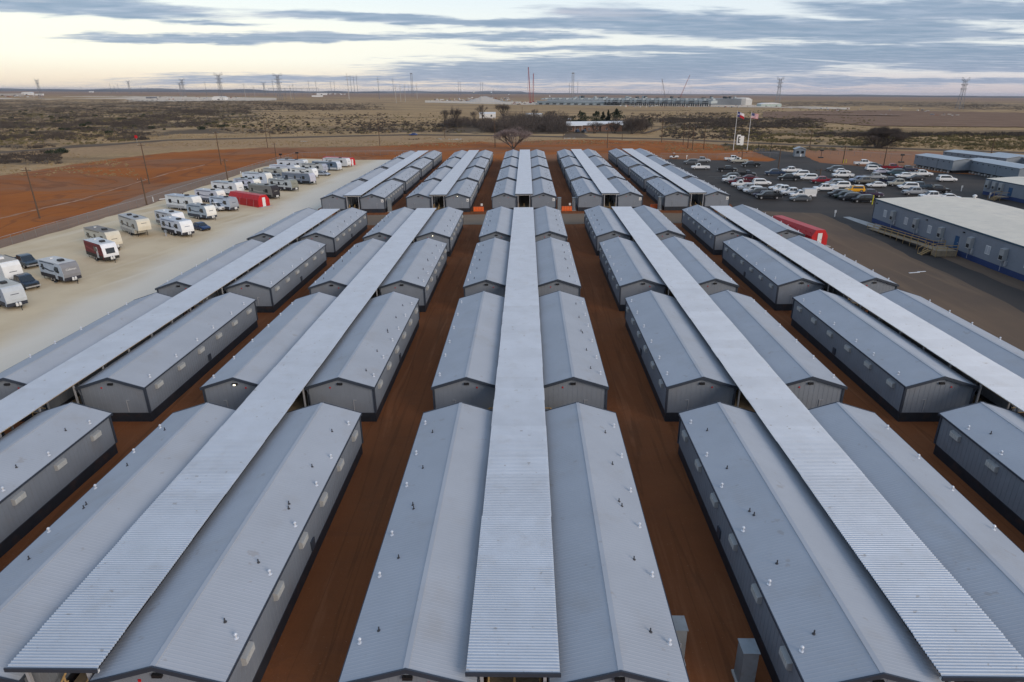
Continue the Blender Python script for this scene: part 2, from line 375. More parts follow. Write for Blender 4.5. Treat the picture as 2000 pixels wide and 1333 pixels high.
r1 = bb.mix(bb.m('MULTIPLY', open_, 0.7), r1, (0.27, 0.135, 0.072))
tk_ = bb.m('MULTIPLY', bb.m('SUBTRACT', 1.0, camp), bb.m('SUBTRACT', 1.0, bb.sm(bb.m('ABSOLUTE', bb.m('SUBTRACT', bb.noise(bb.vmul(pos, (0.02, 0.012, 0)), 1.0, 3, 0.5, 1.5), 0.5)), 0.004, 0.02)))
r1 = bb.mix(bb.m('MULTIPLY', tk_, 0.5), r1, (0.17, 0.065, 0.03))
rt_ = bb.m('MULTIPLY', bb.sm(bb.sep(pos)[0], 95, 125), bb.sm(bb.sep(pos)[1], 200, 240))
r1 = bb.mix(bb.m('MULTIPLY', rt_, 0.6), r1, (0.34, 0.20, 0.125))
rm = bb.sm(bb.m('ADD', attr('red'), bb.m('MULTIPLY', bb.m('SUBTRACT', bb.noise(pp, 0.05, 6, 0.65), 0.5), 1.1)), 0.38, 0.62)
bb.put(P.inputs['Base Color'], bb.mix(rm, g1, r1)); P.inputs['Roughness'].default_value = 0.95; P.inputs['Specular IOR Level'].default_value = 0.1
bn = bb.N.new('ShaderNodeBump'); bn.inputs['Strength'].default_value = 0.6; bn.inputs['Distance'].default_value = 0.12
bb.L.new(bb.noise(pp, 1.4, 6, 0.7), bn.inputs['Height']); bb.L.new(bn.outputs[0], P.inputs['Normal'])
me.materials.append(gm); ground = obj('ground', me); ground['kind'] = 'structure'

def soil(name, c1, c2, c3, streak=(0.03, 0.5), rough=0.95, ang=0.0, band=None):
    m = bpy.data.materials.new(name); m.use_nodes = True; q_ = NB(m.node_tree); P = m.node_tree.nodes['Principled BSDF']
    ge = q_.N.new('ShaderNodeNewGeometry'); p_ = ge.outputs['Position']
    mp = q_.N.new('ShaderNodeMapping'); mp.inputs['Rotation'].default_value = (0, 0, ang); q_.L.new(p_, mp.inputs['Vector']); pr = mp.outputs[0]
    c = q_.mix(q_.sm(q_.noise(p_, 0.05, 6, 0.6), 0.35, 0.65), c1, c2)
    c = q_.mix(q_.m('MULTIPLY', q_.sm(q_.noise(q_.vmul(pr, (streak[0], streak[1], 0)), 1.0, 5, 0.6, 0.6), 0.5, 0.68), 0.7), c, c3)
    c = q_.mix(q_.m('MULTIPLY', q_.sm(q_.noise(p_, 3.0, 5, 0.75), 0.5, 0.8), 0.35), c, tuple(k*0.7 for k in c1))
    if band:
        x_ = q_.m('ADD', q_.sep(p_)[0], q_.m('MULTIPLY', q_.m('SUBTRACT', q_.noise(p_, 0.06, 5, 0.6), 0.5), 9.0))
        c = q_.mix(q_.m('MULTIPLY', q_.sm(x_, band[0], band[1]), 0.75), c, band[2])
    q_.put(P.inputs['Base Color'], c); P.inputs['Roughness'].default_value = rough; P.inputs['Specular IOR Level'].default_value = 0.15
    bn = q_.N.new('ShaderNodeBump'); bn.inputs['Strength'].default_value = 0.4; bn.inputs['Distance'].default_value = 0.04
    q_.L.new(q_.noise(p_, 6, 5, 0.7), bn.inputs['Height']); q_.L.new(bn.outputs[0], P.inputs['Normal'])
    return m
M_gravel = soil('gravel_caliche', (0.70, 0.565, 0.375), (0.58, 0.45, 0.285), (0.74, 0.63, 0.47), (0.02, 0.16), ang=R(-77), band=(-66, -59, (0.74, 0.68, 0.58)))
M_asph = soil('asphalt', (0.052, 0.045, 0.040), (0.070, 0.058, 0.049), (0.038, 0.034, 0.031), (0.02, 0.15), 0.8, ang=R(5))
M_road = soil('road_worn', (0.13, 0.09, 0.06), (0.15, 0.11, 0.075), (0.10, 0.072, 0.05), (0.01, 0.6))
M_cross = soil('packed_dirt', (0.20, 0.145, 0.10), (0.235, 0.18, 0.13), (0.17, 0.125, 0.095), (0.02, 0.6))
M_side = soil('lot_dirt_brown', (0.175, 0.118, 0.078), (0.14, 0.100, 0.072), (0.215, 0.145, 0.092), (0.4, 0.03))
M_track = soil('gravel_track', (0.29, 0.18, 0.12), (0.24, 0.155, 0.105), (0.35, 0.21, 0.135), (0.5, 0.02))
M_pale = soil('caliche_pad', (0.66, 0.55, 0.42), (0.54, 0.43, 0.32), (0.72, 0.62, 0.50), (0.004, 0.02))
M_bare = soil('bare_brown_soil', (0.20, 0.115, 0.07), (0.24, 0.145, 0.09), (0.17, 0.10, 0.065), (0.004, 0.03))
M_line = mat('line_paint', (0.40, 0.39, 0.36), 0.8, 0, 0.3, 1)
def poly_sheet(name, pts, z, m, step=3.0, jit=0.35, kind='structure'):
    """flat sheet with an uneven edge, draped on the ground"""
    P_ = []
    for i, a in enumerate(pts):
        a = Vector((a[0], a[1])); c = Vector(pts[(i+1) % len(pts)][:2]); L_ = (c-a).length; n = max(1, int(L_/step))
        nrm = Vector((-(c-a).y, (c-a).x)); nrm.normalize()
        for k in range(n):
            p = a+(c-a)*k/n
            if k: p += nrm*random.uniform(-jit, jit)
            P_.append(p)
    bm = bmesh.new(); bv = [bm.verts.new((p.x, p.y, H(p.x, p.y)+z)) for p in P_]; bm.faces.new(bv)
    bmesh.ops.triangulate(bm, faces=bm.faces)
    me = bpy.data.meshes.new(name); bm.to_mesh(me); bm.free(); me.materials.append(m); bmesh_fix(me)
    if me.polygons and sum(p.normal.z*p.area for p in me.polygons) < 0: me.flip_normals()
    o = obj(name, me); tag(o, kind=kind); return o
def strip_sheet(name, top, bot, z, m, n=60, k=4, jit=0.0):
    """draped patch between a far and a near pixel line"""
    vs = []; 
    for j in range(k+1):
        for i in range(n+1):
            t = i/n; u0 = top[0][0]+(top[-1][0]-top[0][0])*t; u1 = bot[0][0]+(bot[-1][0]-bot[0][0])*t
            a = G(u0, lerp(top, u0)+(random.uniform(-jit, jit) if j == 0 else 0)); c = G(u1, lerp(bot, u1)+(random.uniform(-jit, jit) if j == k else 0))
            p = a.lerp(c, j/k); vs.append((p.x, p.y, H(p.x, p.y)+z))
    w = n+1
    me = bpy.data.meshes.new(name); me.from_pydata(vs, [], [(j*w+i, j*w+i+1, (j+1)*w+i+1, (j+1)*w+i) for j in range(k) for i in range(n)])
    me.materials.append(m); o = obj(name, me); o['kind'] = 'structure'; return o

# RV lot, its track, car park, side yard, cross road, highway
gp = [G(-260, 580), G(0, 485), G(286, 401), G(500, 329), G(590, 310), G(700, 313)]
poly_sheet('gravel_lot', [(-120, 10), (gp[0].x, gp[0].y), *[(p.x, p.y) for p in gp[1:]], (-50.5, 272), (-50.3, 5)], 0.012, M_gravel)
tp = [(-260, 545), (0, 469), (173, 416), (335, 361), (500, 322), (560, 306)]; tb = [(-260, 582), (0, 486), (286, 402), (500, 330), (575, 309)]
tk = [G(*p) for p in tp]; tb_ = [G(*p) for p in tb]
poly_sheet('perimeter_track', [(p.x, p.y) for p in tk]+[(p.x, p.y) for p in reversed(tb_)], 0.020, M_track)
poly_sheet('asphalt_lot', [(50.5, 150), (50.5, 236), (53, 262), (G(1310, 311).x, G(1310, 311).y), (G(1500, 316).x, G(1500, 316).y), (G(1545, 306).x, G(1545, 306).y), (G(1600, 318).x, G(1600, 318).y),
                           (G(1790, 335).x, G(1790, 335).y), (150, 205), (230, 170), (230, 5), (56, 5), (56, 95), (56, 128), (54, 150)], 0.016, M_asph)
sy = [G(1600, 417), G(1640, 434), G(1700, 462), G(1800, 512), G(1900, 560), G(2000, 612)]
poly_sheet('side_yard', [(49, 5), (49, 151), (56, 150)]+[(p.x, p.y) for p in sy]+[(sy[-1].x+1.5, 40), (sy[-1].x+1.5, 5)], 0.022, M_side)
poly_sheet('side_yard', [(70.2, 112), (73.7, 112), (73.7, 5), (70.6, 5)], 0.024, M_side, jit=.25)
dt = [(0, 426), (90, 405), (150, 392), (235, 366), (330, 338), (400, 322)]
strip_sheet('dirt_trail', [(-60, 436)]+dt, [(-60, 438.6)]+[(u, v+2.2-u*.003) for u, v in dt], 0.03, soil('trail_pale', (0.42, 0.24, 0.15), (0.36, 0.19, 0.11), (0.46, 0.29, 0.19)), 60, 1, .5)
poly_sheet('cross_road', [(-50, 137.0), (50.3, 137.0), (50.3, 149.0), (-50, 149.0)], 0.026, M_cross, jit=0.5)
strip_sheet('highway', [(-500, 338), (0, 297), (330, 273), (800, 262.5), (1000, 264.5), (1300, 271), (1600, 284), (2000, 297.5), (2400, 309)],
            [(-500, 342), (0, 300), (330, 275.5), (800, 265), (1000, 267), (1300, 273.5), (1600, 287), (2000, 300.5), (2400, 313)], 0.10, M_road, 140, 2)
gd = [G(1700-360, 276), G(1470, 292), G(1540, 306), G(1600, 322), G(1530, 322), G(1478, 304), G(1420, 289), G(1330, 279)]
poly_sheet('entrance_drive', [(G(1420, 281).x, G(1420, 281).y), (G(1480, 289).x, G(1480, 289).y), (G(1560, 300).x, G(1560, 300).y), (G(1600, 318).x, G(1600, 318).y), (G(1530, 318).x, G(1530, 318).y), (G(1465, 294).x, G(1465, 294).y), (G(1405, 283.5).x, G(1405, 283.5).y)], 0.07, M_asph)
strip_sheet('house_drive', [(1105, 262), (1140, 262)], [(1100, 267), (1150, 267)], 0.12, M_road, 6, 2)
poly_sheet('concrete_walk', [(G(1646, 424.5).x, G(1646, 424.5).y), (G(1660, 424).x, G(1660, 424).y), (G(1722, 442).x, G(1722, 442).y), (G(1716, 450).x, G(1716, 450).y)], 0.03, M_conc, jit=0.05)
# far patches of worked ground
strip_sheet('pale_pad', [(60, 192), (160, 188), (300, 189), (540, 191.5)], [(60, 193.5), (160, 198), (300, 199), (540, 197)], 0.5, M_pale, 60, 3, .3)
strip_sheet('pale_pad', [(-200, 192), (70, 191)], [(-200, 196), (70, 194)], 0.5, M_pale, 20, 2, .3)
strip_sheet('plant_yard', [(830, 197), (1000, 199), (1500, 206), (1660, 211)], [(830, 201), (1000, 205), (1500, 211), (1660, 215)], 0.5, M_pale, 60, 3, .3)
strip_sheet('bare_field', [(1490, 219), (1700, 216), (2050, 222)], [(1490, 230), (1700, 247), (2050, 250)], 0.35, M_bare, 60, 4, .4)
strip_sheet('pale_track', [(1570, 223), (1760, 226)], [(1570, 225), (1760, 228)], 0.8, M_track, 30, 2, .2)
strip_sheet('gravel_pond_bank', [(1525, 208), (1610, 210)], [(1525, 210), (1610, 212.5)], 0.6, M_track, 20, 2, .2)
strip_sheet('far_track', [(1250, 262), (1330, 240)], [(1262, 262), (1336, 241)], 0.3, M_road, 20, 1)
def hills():
    vs = []; fs = []
    n = 220
    for k, (d, hh) in enumerate(((9000, 0), (11500, 42), (16000, 30), (23000, 60), (30000, 0))):
        for i in range(n+1):
            a = R(-50+100*i/n); x, y = d*math.sin(a), d*math.cos(a)
            s_ = 0.5+0.28*math.sin(i*.11+k)+0.18*math.sin(i*.31+2*k)+0.1*math.sin(i*.9+k*3)
            lf = 1.25 if i < n*.5 else 0.6
            vs.append((x, y, H(x, y)-6+(hh*s_*lf)+ (0 if hh else -30)))
    for k in range(4):
        for i in range(n): a = k*(n+1)+i; fs.append((a, a+1, a+n+2, a+n+1))
    me = bpy.data.meshes.new('hills'); me.from_pydata(vs, [], fs); me.materials.append(mat('hill_scrub', (0.045, 0.05, 0.055), 1, 0, 0.5, 0.0012))
    for p in me.polygons: p.use_smooth = True
    o = obj('hills', me); o['kind'] = 'structure'
hills()

# ------------------------------------------------------------------ bunkhouses
W = 8.6*S; PITCHX = 28.852*S; GAP = 4.522*S; CW = 5.775*S; HE = 4.984*S; HR = 6.339*S; ZC = 5.92*S; LEN = 24.85; SK = 0.92
A_Y = [20.2, 49.75, 79.5, 109.1]; B_Y = [151.8, 180.2, 209.1, 237.6]
def ribbed_slope(L_, x0, z0, x1, z1, pitch=0.21, h=0.006, th=0.05):
    """roof slope between (x0,z0) eave and (x1,z1) ridge with standing ribs across"""
    mb = MB(); n = int(L_/pitch); prof = []
    for i in range(n):
        y = -L_/2+i*L_/n; prof += [(y, 0), (y+pitch*.70, 0), (y+pitch*.76, h), (y+pitch*.92, h)]
    prof.append((L_/2, 0)); k = len(prof)
    vs = [(x0, y, z0+dz) for y, dz in prof]+[(x1, y, z1+dz) for y, dz in prof]
    fs = [(i, i+1, k+i+1, k+i) for i in range(k-1)]
    mb.add(vs, fs)
    mb.add([(x0, -L_/2, z0-th), (x0, L_/2, z0-th), (x1, L_/2, z1-th), (x1, -L_/2, z1-th), (x0, -L_/2, z0), (x0, L_/2, z0)], [(0, 1, 2, 3), (0, 1, 5, 4)])
    return mb
def canopy_noop(): pass
hw = W/2-0.12; hl = LEN/2-0.22
def make_bunk(far_):
    root = empty('bunkhouse', (0, 0, 0))
    slope_th = (HR-HE)/(W/2)
    # body with siding ribs
    mb = MB(); zt = HE-0.06
    gable = [(-hw, SK), (hw, SK), (hw, zt), (0, zt+slope_th*hw), (-hw, zt)]
    mb.prism(gable, 'y', -hl, hl)
    mb.build('wall', M_wall, root)
    sb = MB(); nr = 60
    for s_ in (-1, 1):
        for i in range(nr+1):
            y = -hl+0.1+(2*hl-0.2)*i/nr
            sb.box(s_*hw, s_*(hw+0.012), y-0.02, y+0.02, SK+.02, zt-.02) if s_ > 0 else sb.box(-hw-0.012, -hw, y-0.02, y+0.02, SK+.02, zt-.02)
    for e in (-1, 1):
        for i in range(1, 14):
            x = -hw+2*hw*i/14; zz = zt+slope_th*(hw-abs(x))-.03
            sb.box(x-.02, x+.02, min(e*hl, e*(hl+.012)), max(e*hl, e*(hl+.012)), SK+.02, zz)
    sb.build('siding_rib', M_wall, root)['kind'] = 'stuff'
    MB().box(-hw+.03, hw-.03, -hl+.03, hl-.03, -0.2, SK).build('skirting', M_skirt, root)
    MB().box(-hw-.015, hw+.015, -hl-.015, hl+.015, SK-.05, SK+.005).build('base_flashing', M_trim, root)
    for s_ in (-1, 1):
        o = ribbed_slope(LEN, s_*W/2, HE, 0, HR).build('roof_slope', M_roof, root)
        for e in (-1, 1):    # corner trims
            x = s_*hw; y = e*hl
            MB().box(x-.09, x+.09, y-.09, y+.09, SK+.006, zt-.02).build('corner_trim', M_trim, root)
        MB().box(min(s_*(W/2-.02), s_*(W/2+.05)), max(s_*(W/2-.02), s_*(W/2+.05)), -LEN/2, LEN/2, HE-.14, HE-.005).build('eave_trim', M_trim, root)
    for e in (-1, 1):        # rake boards on the two gables
        for s_ in (-1, 1):
            y0, y1 = e*(LEN/2-.01), e*(LEN/2+.07)
            MB().prism([(s_*(W/2+.05), HE-.24), (s_*(W/2+.05), HE+.02), (0, HR+.045), (0, HR-.21)], 'y', min(y0, y1), max(y0, y1)).build('rake_board', M_trim, root)
        # soffit lamp, horn, small vent
        y0, y1 = sorted((e*hl, e*(hl+.16)))
        MB().box(-.22, .22, y0, y1, HR-.78, HR-.60).build('gable_lamp', M_black, root)
        y0, y1 = sorted((e*hl, e*(hl+.06)))
        MB().box(-.95, -.83, y0, y1, HR-1.12, HR-1.0).build('fire_horn', M_red, root)
        MB().box(1.0, 1.035, y0, y1, SK+.1, 2.15).box(1.0, 1.30, y0, y1, 2.15, 2.18).build('conduit', M_steel, root)
    MB().box(-.12, .12, -LEN/2, LEN/2, HR-.04, HR-.004+.012).build('ridge_cap', M_roof, root)
    # downspout on the canopy side (local -x), near and far
    for e in (-1, 1):
        y = e*(hl+.16)
        MB().bar((-hw-.02, y, HE-.25), (-hw+.12, y, HE-.75), .06).bar((-hw+.12, y, HE-.75), (-hw+.12, y, .3), .06).build('downspout', M_trim, root)
    # through-wall air conditioners on the outer wall (+x)
    n = 8 if far_ else 6
    for i in range(n):
        y = -hl+(2*hl)*(i+.5)/n
        x = hw
        a = MB().prism([(x, 2.50), (x+.22, 2.54), (x+.22, 2.94), (x, 3.0)], 'y', y-.50, y+.50).build('air_conditioner', M_ac, root)
        gmb = MB()
        for k in range(5): gmb.box(x+.222, x+.245, y-.46+k*.187, y-.46+k*.187+.16, 2.57, 2.91)
        gmb.build('grille', M_acw, a)
    # service panel low on the wall
    MB().box(hw, hw+.10, -.9, -.35, SK+.1, SK+.75).build('service_box', M_trim, root)
    return root
def add_vents(root, whites, darks):
    sl = (HR-HE)/(W/2)
    for y in whites:
        x = W/2-0.45; z = HR-sl*x
        obj('turbine_vent', VENT, root, (x, y, z))
    for (y, x, twin) in darks:
        z = HR-sl*x
        obj('vent_pipe', PIPE, root, (x, y, z))
        if twin: obj('vent_pipe', PIPE, root, (x-.12, y+.42, HR-sl*(x-.12)))
mb = MB(); mb.bar((0, 0, 0), (0, 0, .04), .13, .08, 8).bar((0, 0, .04), (0, 0, .20), .055, .055, 8).bar((0, 0, .20), (0, 0, .25), .09, .09, 8).bar((0, 0, .25), (0, 0, .31), .09, .03, 8); VENT = mb.mesh('turbine_vent', M_vent)
mb = MB(); mb.bar((0, 0, 0), (0, 0, .04), .10, .05, 8).bar((0, 0, .04), (0, 0, .22), .035, .035, 8); PIPE = mb.mesh('vent_pipe', M_pipe)
ROWN = {1: 'leftmost row', 2: 'second row from left', 3: 'middle row', 4: 'second row from right', 5: 'rightmost row'}
POSN = {0: 'nearest', 1: 'second nearest', 2: 'third nearest', 3: 'farthest'}
protoA = make_bunk(False); protoB = make_bunk(True)
usedA = usedB = False
def kids_snapshot(p): KIDS[p.name] = list(p.children); [KIDS.__setitem__(c.name, list(c.children)) for c in p.children]
kids_snapshot(protoA); kids_snapshot(protoB)
LIT = {(2, 'R', 'A', 3), (2, 'R', 'B', 0), (2, 'L', 'A', 1)}
rng = random.Random(3)
used = {}
for row in range(1, 6):
    xc = PITCHX*(row-3)
    for side in 'LR':
        for blk, Y in (('A', A_Y), ('B', B_Y)):
            for j, y0 in enumerate(Y):
                pr = protoA if blk == 'A' else protoB
                if blk not in used: r_ = pr; used[blk] = 1
                else: r_ = copy_tree(pr)
                sx = 1 if side == 'R' else -1
                r_.location = (xc+sx*(GAP/2+W/2), y0+LEN/2, 0); r_.rotation_euler = (0, 0, 0 if side == 'R' else math.pi)
                tag(r_, 'grey bunkhouse %s of the canopy, %s, %s in the %s block' % ('right' if side == 'R' else 'left', ROWN[row], POSN[j], 'near' if blk == 'A' else 'far'),
                    'building', 'identical gabled bunkhouses in five double rows')
                fl = 1 if side == 'R' else -1
                if blk == 'A':
                    wh = [fl*(-10.4+20.6*i/5+rng.uniform(-.5, .5)) for i in range(6)]
                    dk = []
                    if (row, side) in ((2, 'R'), (3, 'R')) or j == 0 or (row in (2, 3) and j == 2) or j == 3:
                        if not (side == 'R' and row >= 4) and not (side == 'L' and row == 1):
                            dk = [(fl*(-9.6+4.6*i+rng.uniform(-.3, .3)), 1.75, i % 3 == 2) for i in range(5)]
                    add_vents(r_, wh, dk)
                else:
                    wh = [fl*(-10+5*i+rng.uniform(-.4, .4)) for i in range(5)]
                    dk = [(fl*(-9+3.2*i+rng.uniform(-.5, .5)), 1.5+.5*(i % 2), False) for i in range(6)]
                    add_vents(r_, wh, dk)
                if (row, side, blk, j) in LIT:
                    ye = -fl*(hl+.2)
                    MB().box(-.10, .10, min(ye, ye-fl*.04), max(ye, ye-fl*.04), HR-.76, HR-.66).build('lit_bulb', M_lamp, r_)
                if blk == 'B' and j == 0 and side == 'R':
                    s_ = MB().box(hw-.85, hw-.2, -hl-.06, -hl-.015, 2.45, 3.15).build('number_sign', M_white, r_)
                    MB().box(hw-.80, hw-.76, -hl-.07, -hl-.061, 2.5, 3.1).box(hw-.58, hw-.42, -hl-.07, -hl-.061, 2.62, 2.82).build('sign_mark', M_dark, s_)

# ------------------------------------------------------------------ canopies over the walkways
RIB = 0.165; NP = 13; PAN = RIB*NP
def panel_mesh(n, seed):
    rr = random.Random(seed); off = rr.uniform(-.02, .02); mb = MB(); prof = []
    for i in range(n):
        y = i*RIB; prof += [(y, 0), (y+RIB*.45, 0), (y+RIB*.60, .050), (y+RIB*.85, .050)]
    prof.append((n*RIB+.0, 0)); k = len(prof)
    vs = [(-CW/2+off, y, dz) for y, dz in prof]+[(CW/2+off, y, dz) for y, dz in prof]
    mb.add(vs, [(i, i+1, k+i+1, k+i) for i in range(k-1)])
    mb.add([(-CW/2+off, y, dz-.03) for y, dz in prof]+[(CW/2+off, y, dz-.03) for y, dz in prof], [(i, i+1, k+i+1, k+i) for i in range(k-1)])
    mb.add([(-CW/2+off, y, dz-.03) for y, dz in prof]+[(-CW/2+off, y, dz) for y, dz in prof], [(i, i+1, k+i+1, k+i) for i in range(k-1)])
    mb.add([(CW/2+off, y, dz-.03) for y, dz in prof]+[(CW/2+off, y, dz) for y, dz in prof], [(i, i+1, k+i+1, k+i) for i in range(k-1)])
    return mb
PANELS = [panel_mesh(NP, s_).mesh('roof_panel', M_can) for s_ in range(4)]
for row in range(1, 6):
    xc = PITCHX*(row-3)
    for blk, y0, y1 in (('A', 20.35, 134.0), ('B', 151.8, 264.2)):
        root = empty('walkway_canopy', (xc, y0, 0), 0, 'long flat corrugated canopy between the bunkhouses, %s, %s block' % (ROWN[row], 'near' if blk == 'A' else 'far'), 'canopy', 'corrugated canopies down the middle of each double row')
        L_ = y1-y0; npan = int(L_/PAN); y = 0
        nind = 26 if blk == 'A' else 0
        for i in range(nind):
            obj('roof_panel', PANELS[rng.randrange(4)], root, (0, i*PAN, ZC+rng.uniform(-.004, .004)))
        rest = int((L_-nind*PAN)/RIB)
        if rest > 0:
            o = panel_mesh(rest, 9).build('roof_panel', M_can, root, (0, nind*PAN, ZC)); o['kind'] = 'stuff'
        for e, ye in ((-1, -.06), (1, L_-.02)):
            MB().box(-CW/2-.04, CW/2+.04, ye-.06, ye, ZC-.17, ZC+.045).build('fascia', M_trim, root)
            MB().box(-CW/2+.02, CW/2-.02, ye+.06, ye+.18, ZC-.30, ZC-.175).build('gutter', M_white, root)
            for s_ in (-1, 1):
                MB().box(s_*1.38-.07, s_*1.38+.07, ye+.2, ye+.34, 0, ZC-.05).build('post', M_steel, root)
        pm = MB()
        for i in range(1, int(L_/4.2)):
            for s_ in (-1, 1): pm.box(s_*1.38-.06, s_*1.38+.06, i*4.2-.06, i*4.2+.06, 0, ZC-.05)
        pm.build('post', M_steel, root)['kind'] = 'stuff'
        for s_ in (-1, 1):
            MB().box(s_*1.38-.05, s_*1.38+.05, 0.1, L_-.1, ZC-.22, ZC-.035).build('beam', M_steel, root)
            MB().box(s_*(CW/2-.1)-.03, s_*(CW/2-.1)+.03, 0.02, L_-.02, ZC-.10, ZC-.032).build('edge_purlin', M_wood if row % 2 else M_steel, root)
        # boardwalk below, a thing of its own
        bw = empty('boardwalk', (xc, y0, 0), 0, 'raised lumber walkway under the canopy, %s, %s block' % (ROWN[row], 'near' if blk == 'A' else 'far'), 'walkway', 'lumber walkways under the canopies')
        MB().box(-1.3, 1.3, 1.6, L_-1.6, .72, .82).build('deck', M_woodg, bw)
        st = MB()
        for k in range(4): st.box(-1.2, 1.2, 0.2+k*.34, .56+k*.34, .17*(k+1)-.05, .17*(k+1))
        st.build('step', M_wood, bw)
        for s_ in (-1, 0, 1):
            rl = MB(); rl.bar((s_*1.22, .15, 0), (s_*1.22, .15, 1.0), .06).bar((s_*1.22, 1.6, .7), (s_*1.22, 1.6, 1.75), .06).bar((s_*1.22, .05, 1.0), (s_*1.22, 1.75, 1.78), .06).bar((s_*1.22, .05, .55), (s_*1.22, 1.75, 1.3), .045)
            rl.build('handrail', M_wood, bw)
        # rails and landings at the gaps between the bunkhouses
        for j in range(3):
            g0 = (A_Y if blk == 'A' else B_Y)[j]+LEN-y0; g1 = (A_Y if blk == 'A' else B_Y)[j+1]-y0
            for s_ in (-1, 1):
                rl = MB()
                rl.box(min(s_*1.3, s_*2.6), max(s_*1.3, s_*2.6), g0+.5, g1-.5, .72, .82)
                for yy in (g0+.5, g1-.5):
                    rl.bar((s_*2.6, yy, 0), (s_*2.6, yy, 1.8), .05).bar((s_*1.3, yy, 1.75), (s_*2.6, yy, 1.75), .05).bar((s_*1.3, yy, 1.3), (s_*2.6, yy, 1.3), .04)
                    rl.bar((s_*2.6, yy, 1.75), (s_*3.9, yy, .9), .05)
                for k in range(4): rl.box(min(s_*(2.62+k*.3), s_*(2.95+k*.3)), max(s_*(2.62+k*.3), s_*(2.95+k*.3)), g0+.5, g1-.5, .72-.18*(k+1), .77-.18*(k+1))
                rl.build('landing', M_wood, bw)

# utility cabinets and orange barriers
def cabinet(x, y, rz, label, w=1.1, d=.8, h=2.1, dark=False):
    r_ = empty('electrical_cabinet', (x, y, 0), rz, label, 'cabinet', 'electrical cabinets beside the bunkhouses')
    M1 = mat('cabinet_grey', (0.21, 0.235, 0.25), 0.5, 0.1, dirt=((.12, .08, .06), 1.5, .5))
    MB().box(-w/2-.1, w/2+.1, -d/2-.1, d/2+.1, 0, .12).build('plinth', M_conc, r_)
    MB().box(-w/2, w/2, -d/2, d/2, .12, h).build('housing', M1, r_)
    MB().box(-w/2-.04, w/2+.04, -d/2-.05, d/2+.05, h, h+.05).build('lid', M1, r_)
    for s_ in (-1, 1):
        o = MB().box(min(s_*.02, s_*(w/2-.04)), max(s_*.02, s_*(w/2-.04)), -d/2-.025, -d/2-.002, .2, h-.08).build('door', M1, r_)
    MB().box(.05, .08, -d/2-.05, -d/2-.027, h*.5, h*.5+.2).build('handle', M_black, r_)
    MB().bar((w/2+.25, 0, 0), (w/2+.25, 0, h*.75), .05).bar((w/2+.25, 0, h*.7), (w/2, 0, h*.7), .04).build('conduit', M_steel, r_)
    return r_
cp1 = G(1452, 1333+40)
cabinet(PITCHX-GAP/2-W-1.25, 23.6, R(90), 'tall grey electrical cabinet in the dirt lane right of the middle row', .85, .72, 2.2)
cabinet(GAP/2+W+.62, 24.9, R(-90), 'pale grey cabinet against the outer wall of the nearest middle row bunkhouse', .9, .7, 2.3)
for row, side in ((1, 'R'), (3, 'R'), (4, 'L'), (5, 'L')):
    sx = 1 if side == 'R' else -1
    cabinet(PITCHX*(row-3)+sx*(GAP/2+W+.75), 153.2, R(90*sx), 'grey electrical cabinet by the outer corner of the far block bunkhouse, %s' % ROWN[row], 1.0, .8, 3.0)
def barrier(x, y, label, n=4):
    r_ = empty('orange_barrier', (x, y, 0), 0, label, 'barrier', 'orange barriers across the dirt lanes')
    for i in range(n):
        cx = (i-(n-1)/2)*.62
        MB().prism([(-.28, 0), (.28, 0), (.25, .35), (.16, .75), (.14, 1.05), (-.14, 1.05), (-.16, .75), (-.25, .35)], 'x', cx-.28, cx+.28).build('barrier_block', M_orange, r_)
    MB().bar(((n/2-.8)*.62, .3, 0), ((n/2-.8)*.62, .3, 1.35), .03).build('sign_post', M_steel, r_)
    MB().box((n/2-.8)*.62-.25, (n/2-.8)*.62+.25, .26, .30, 1.25, 1.75).build('warning_sign', M_white, r_)
for (u, v, lb, n) in ((1107, 412, 'orange plastic barrier of four blocks in the lane right of the middle row', 4), (1280, 408, 'orange barrier in the lane before the rightmost row, half hidden by a roof', 4), (935, 413, 'low orange barrier in the lane left of the middle row', 4)):
    p = G(u, v); barrier(p.x, p.y, lb, n)

# ------------------------------------------------------------------ red storm shelters
def shelter(pf, hdg, L_, label, w=3.2, h=2.9):
    r_ = empty('storm_shelter', (pf.x, pf.y, 0), hdg, label, 'shelter', 'long red steel storm shelters')
    a = w/2; prof = [(-a, 0), (a, 0), (a*.98, h*.62), (a*.55, h), (-a*.55, h), (-a*.98, h*.62)]
    MB().prism([(p[0], p[1]) for p in prof], 'x', -L_, 0).build('shell', M_red, r_)
    rb = MB()
    for i in range(9):
        x = -L_*(i+.5)/9
        for s_ in (-1, 1):
            rb.bar((x, s_*a*.85, h*.78), (x, s_*a*.92, h*.86), .07)
    rb.build('vent_stub', M_red, r_)
    cb = MB()
    for i in range(4):
        x = -L_*(i+.6)/4.3
        for s_ in (-1, 1): cb.bar((x, s_*a*.985, h*.62), (x-.15, s_*(a+.25), 0), .02)
    cb.build('tie_cable', M_steel, r_)
    d = MB().box(0.0, .06, -.42, .42, .12, 2.35).build('door', M_white, r_)
    MB().box(.06, .10, .28, .33, 1.1, 1.3).build('handle', M_black, d)
    MB().box(0.02, 1.1, -a-.1, a+.1, 0.02, .14).build('threshold_slab', M_conc, r_)
f = (G(514, 405)+G(536, 402))/2
shelter(G(517, 404.5), R(-36), 13.5, 'long red storm shelter with white door among the travel trailers')
shelter(G(689, 324), R(-28), 14, 'red storm shelter with white door at the far end of the gravel lot')
shelter(G(1598, 481), R(-80), 14.5, 'red storm shelter with white door beside the rightmost bunkhouse row')

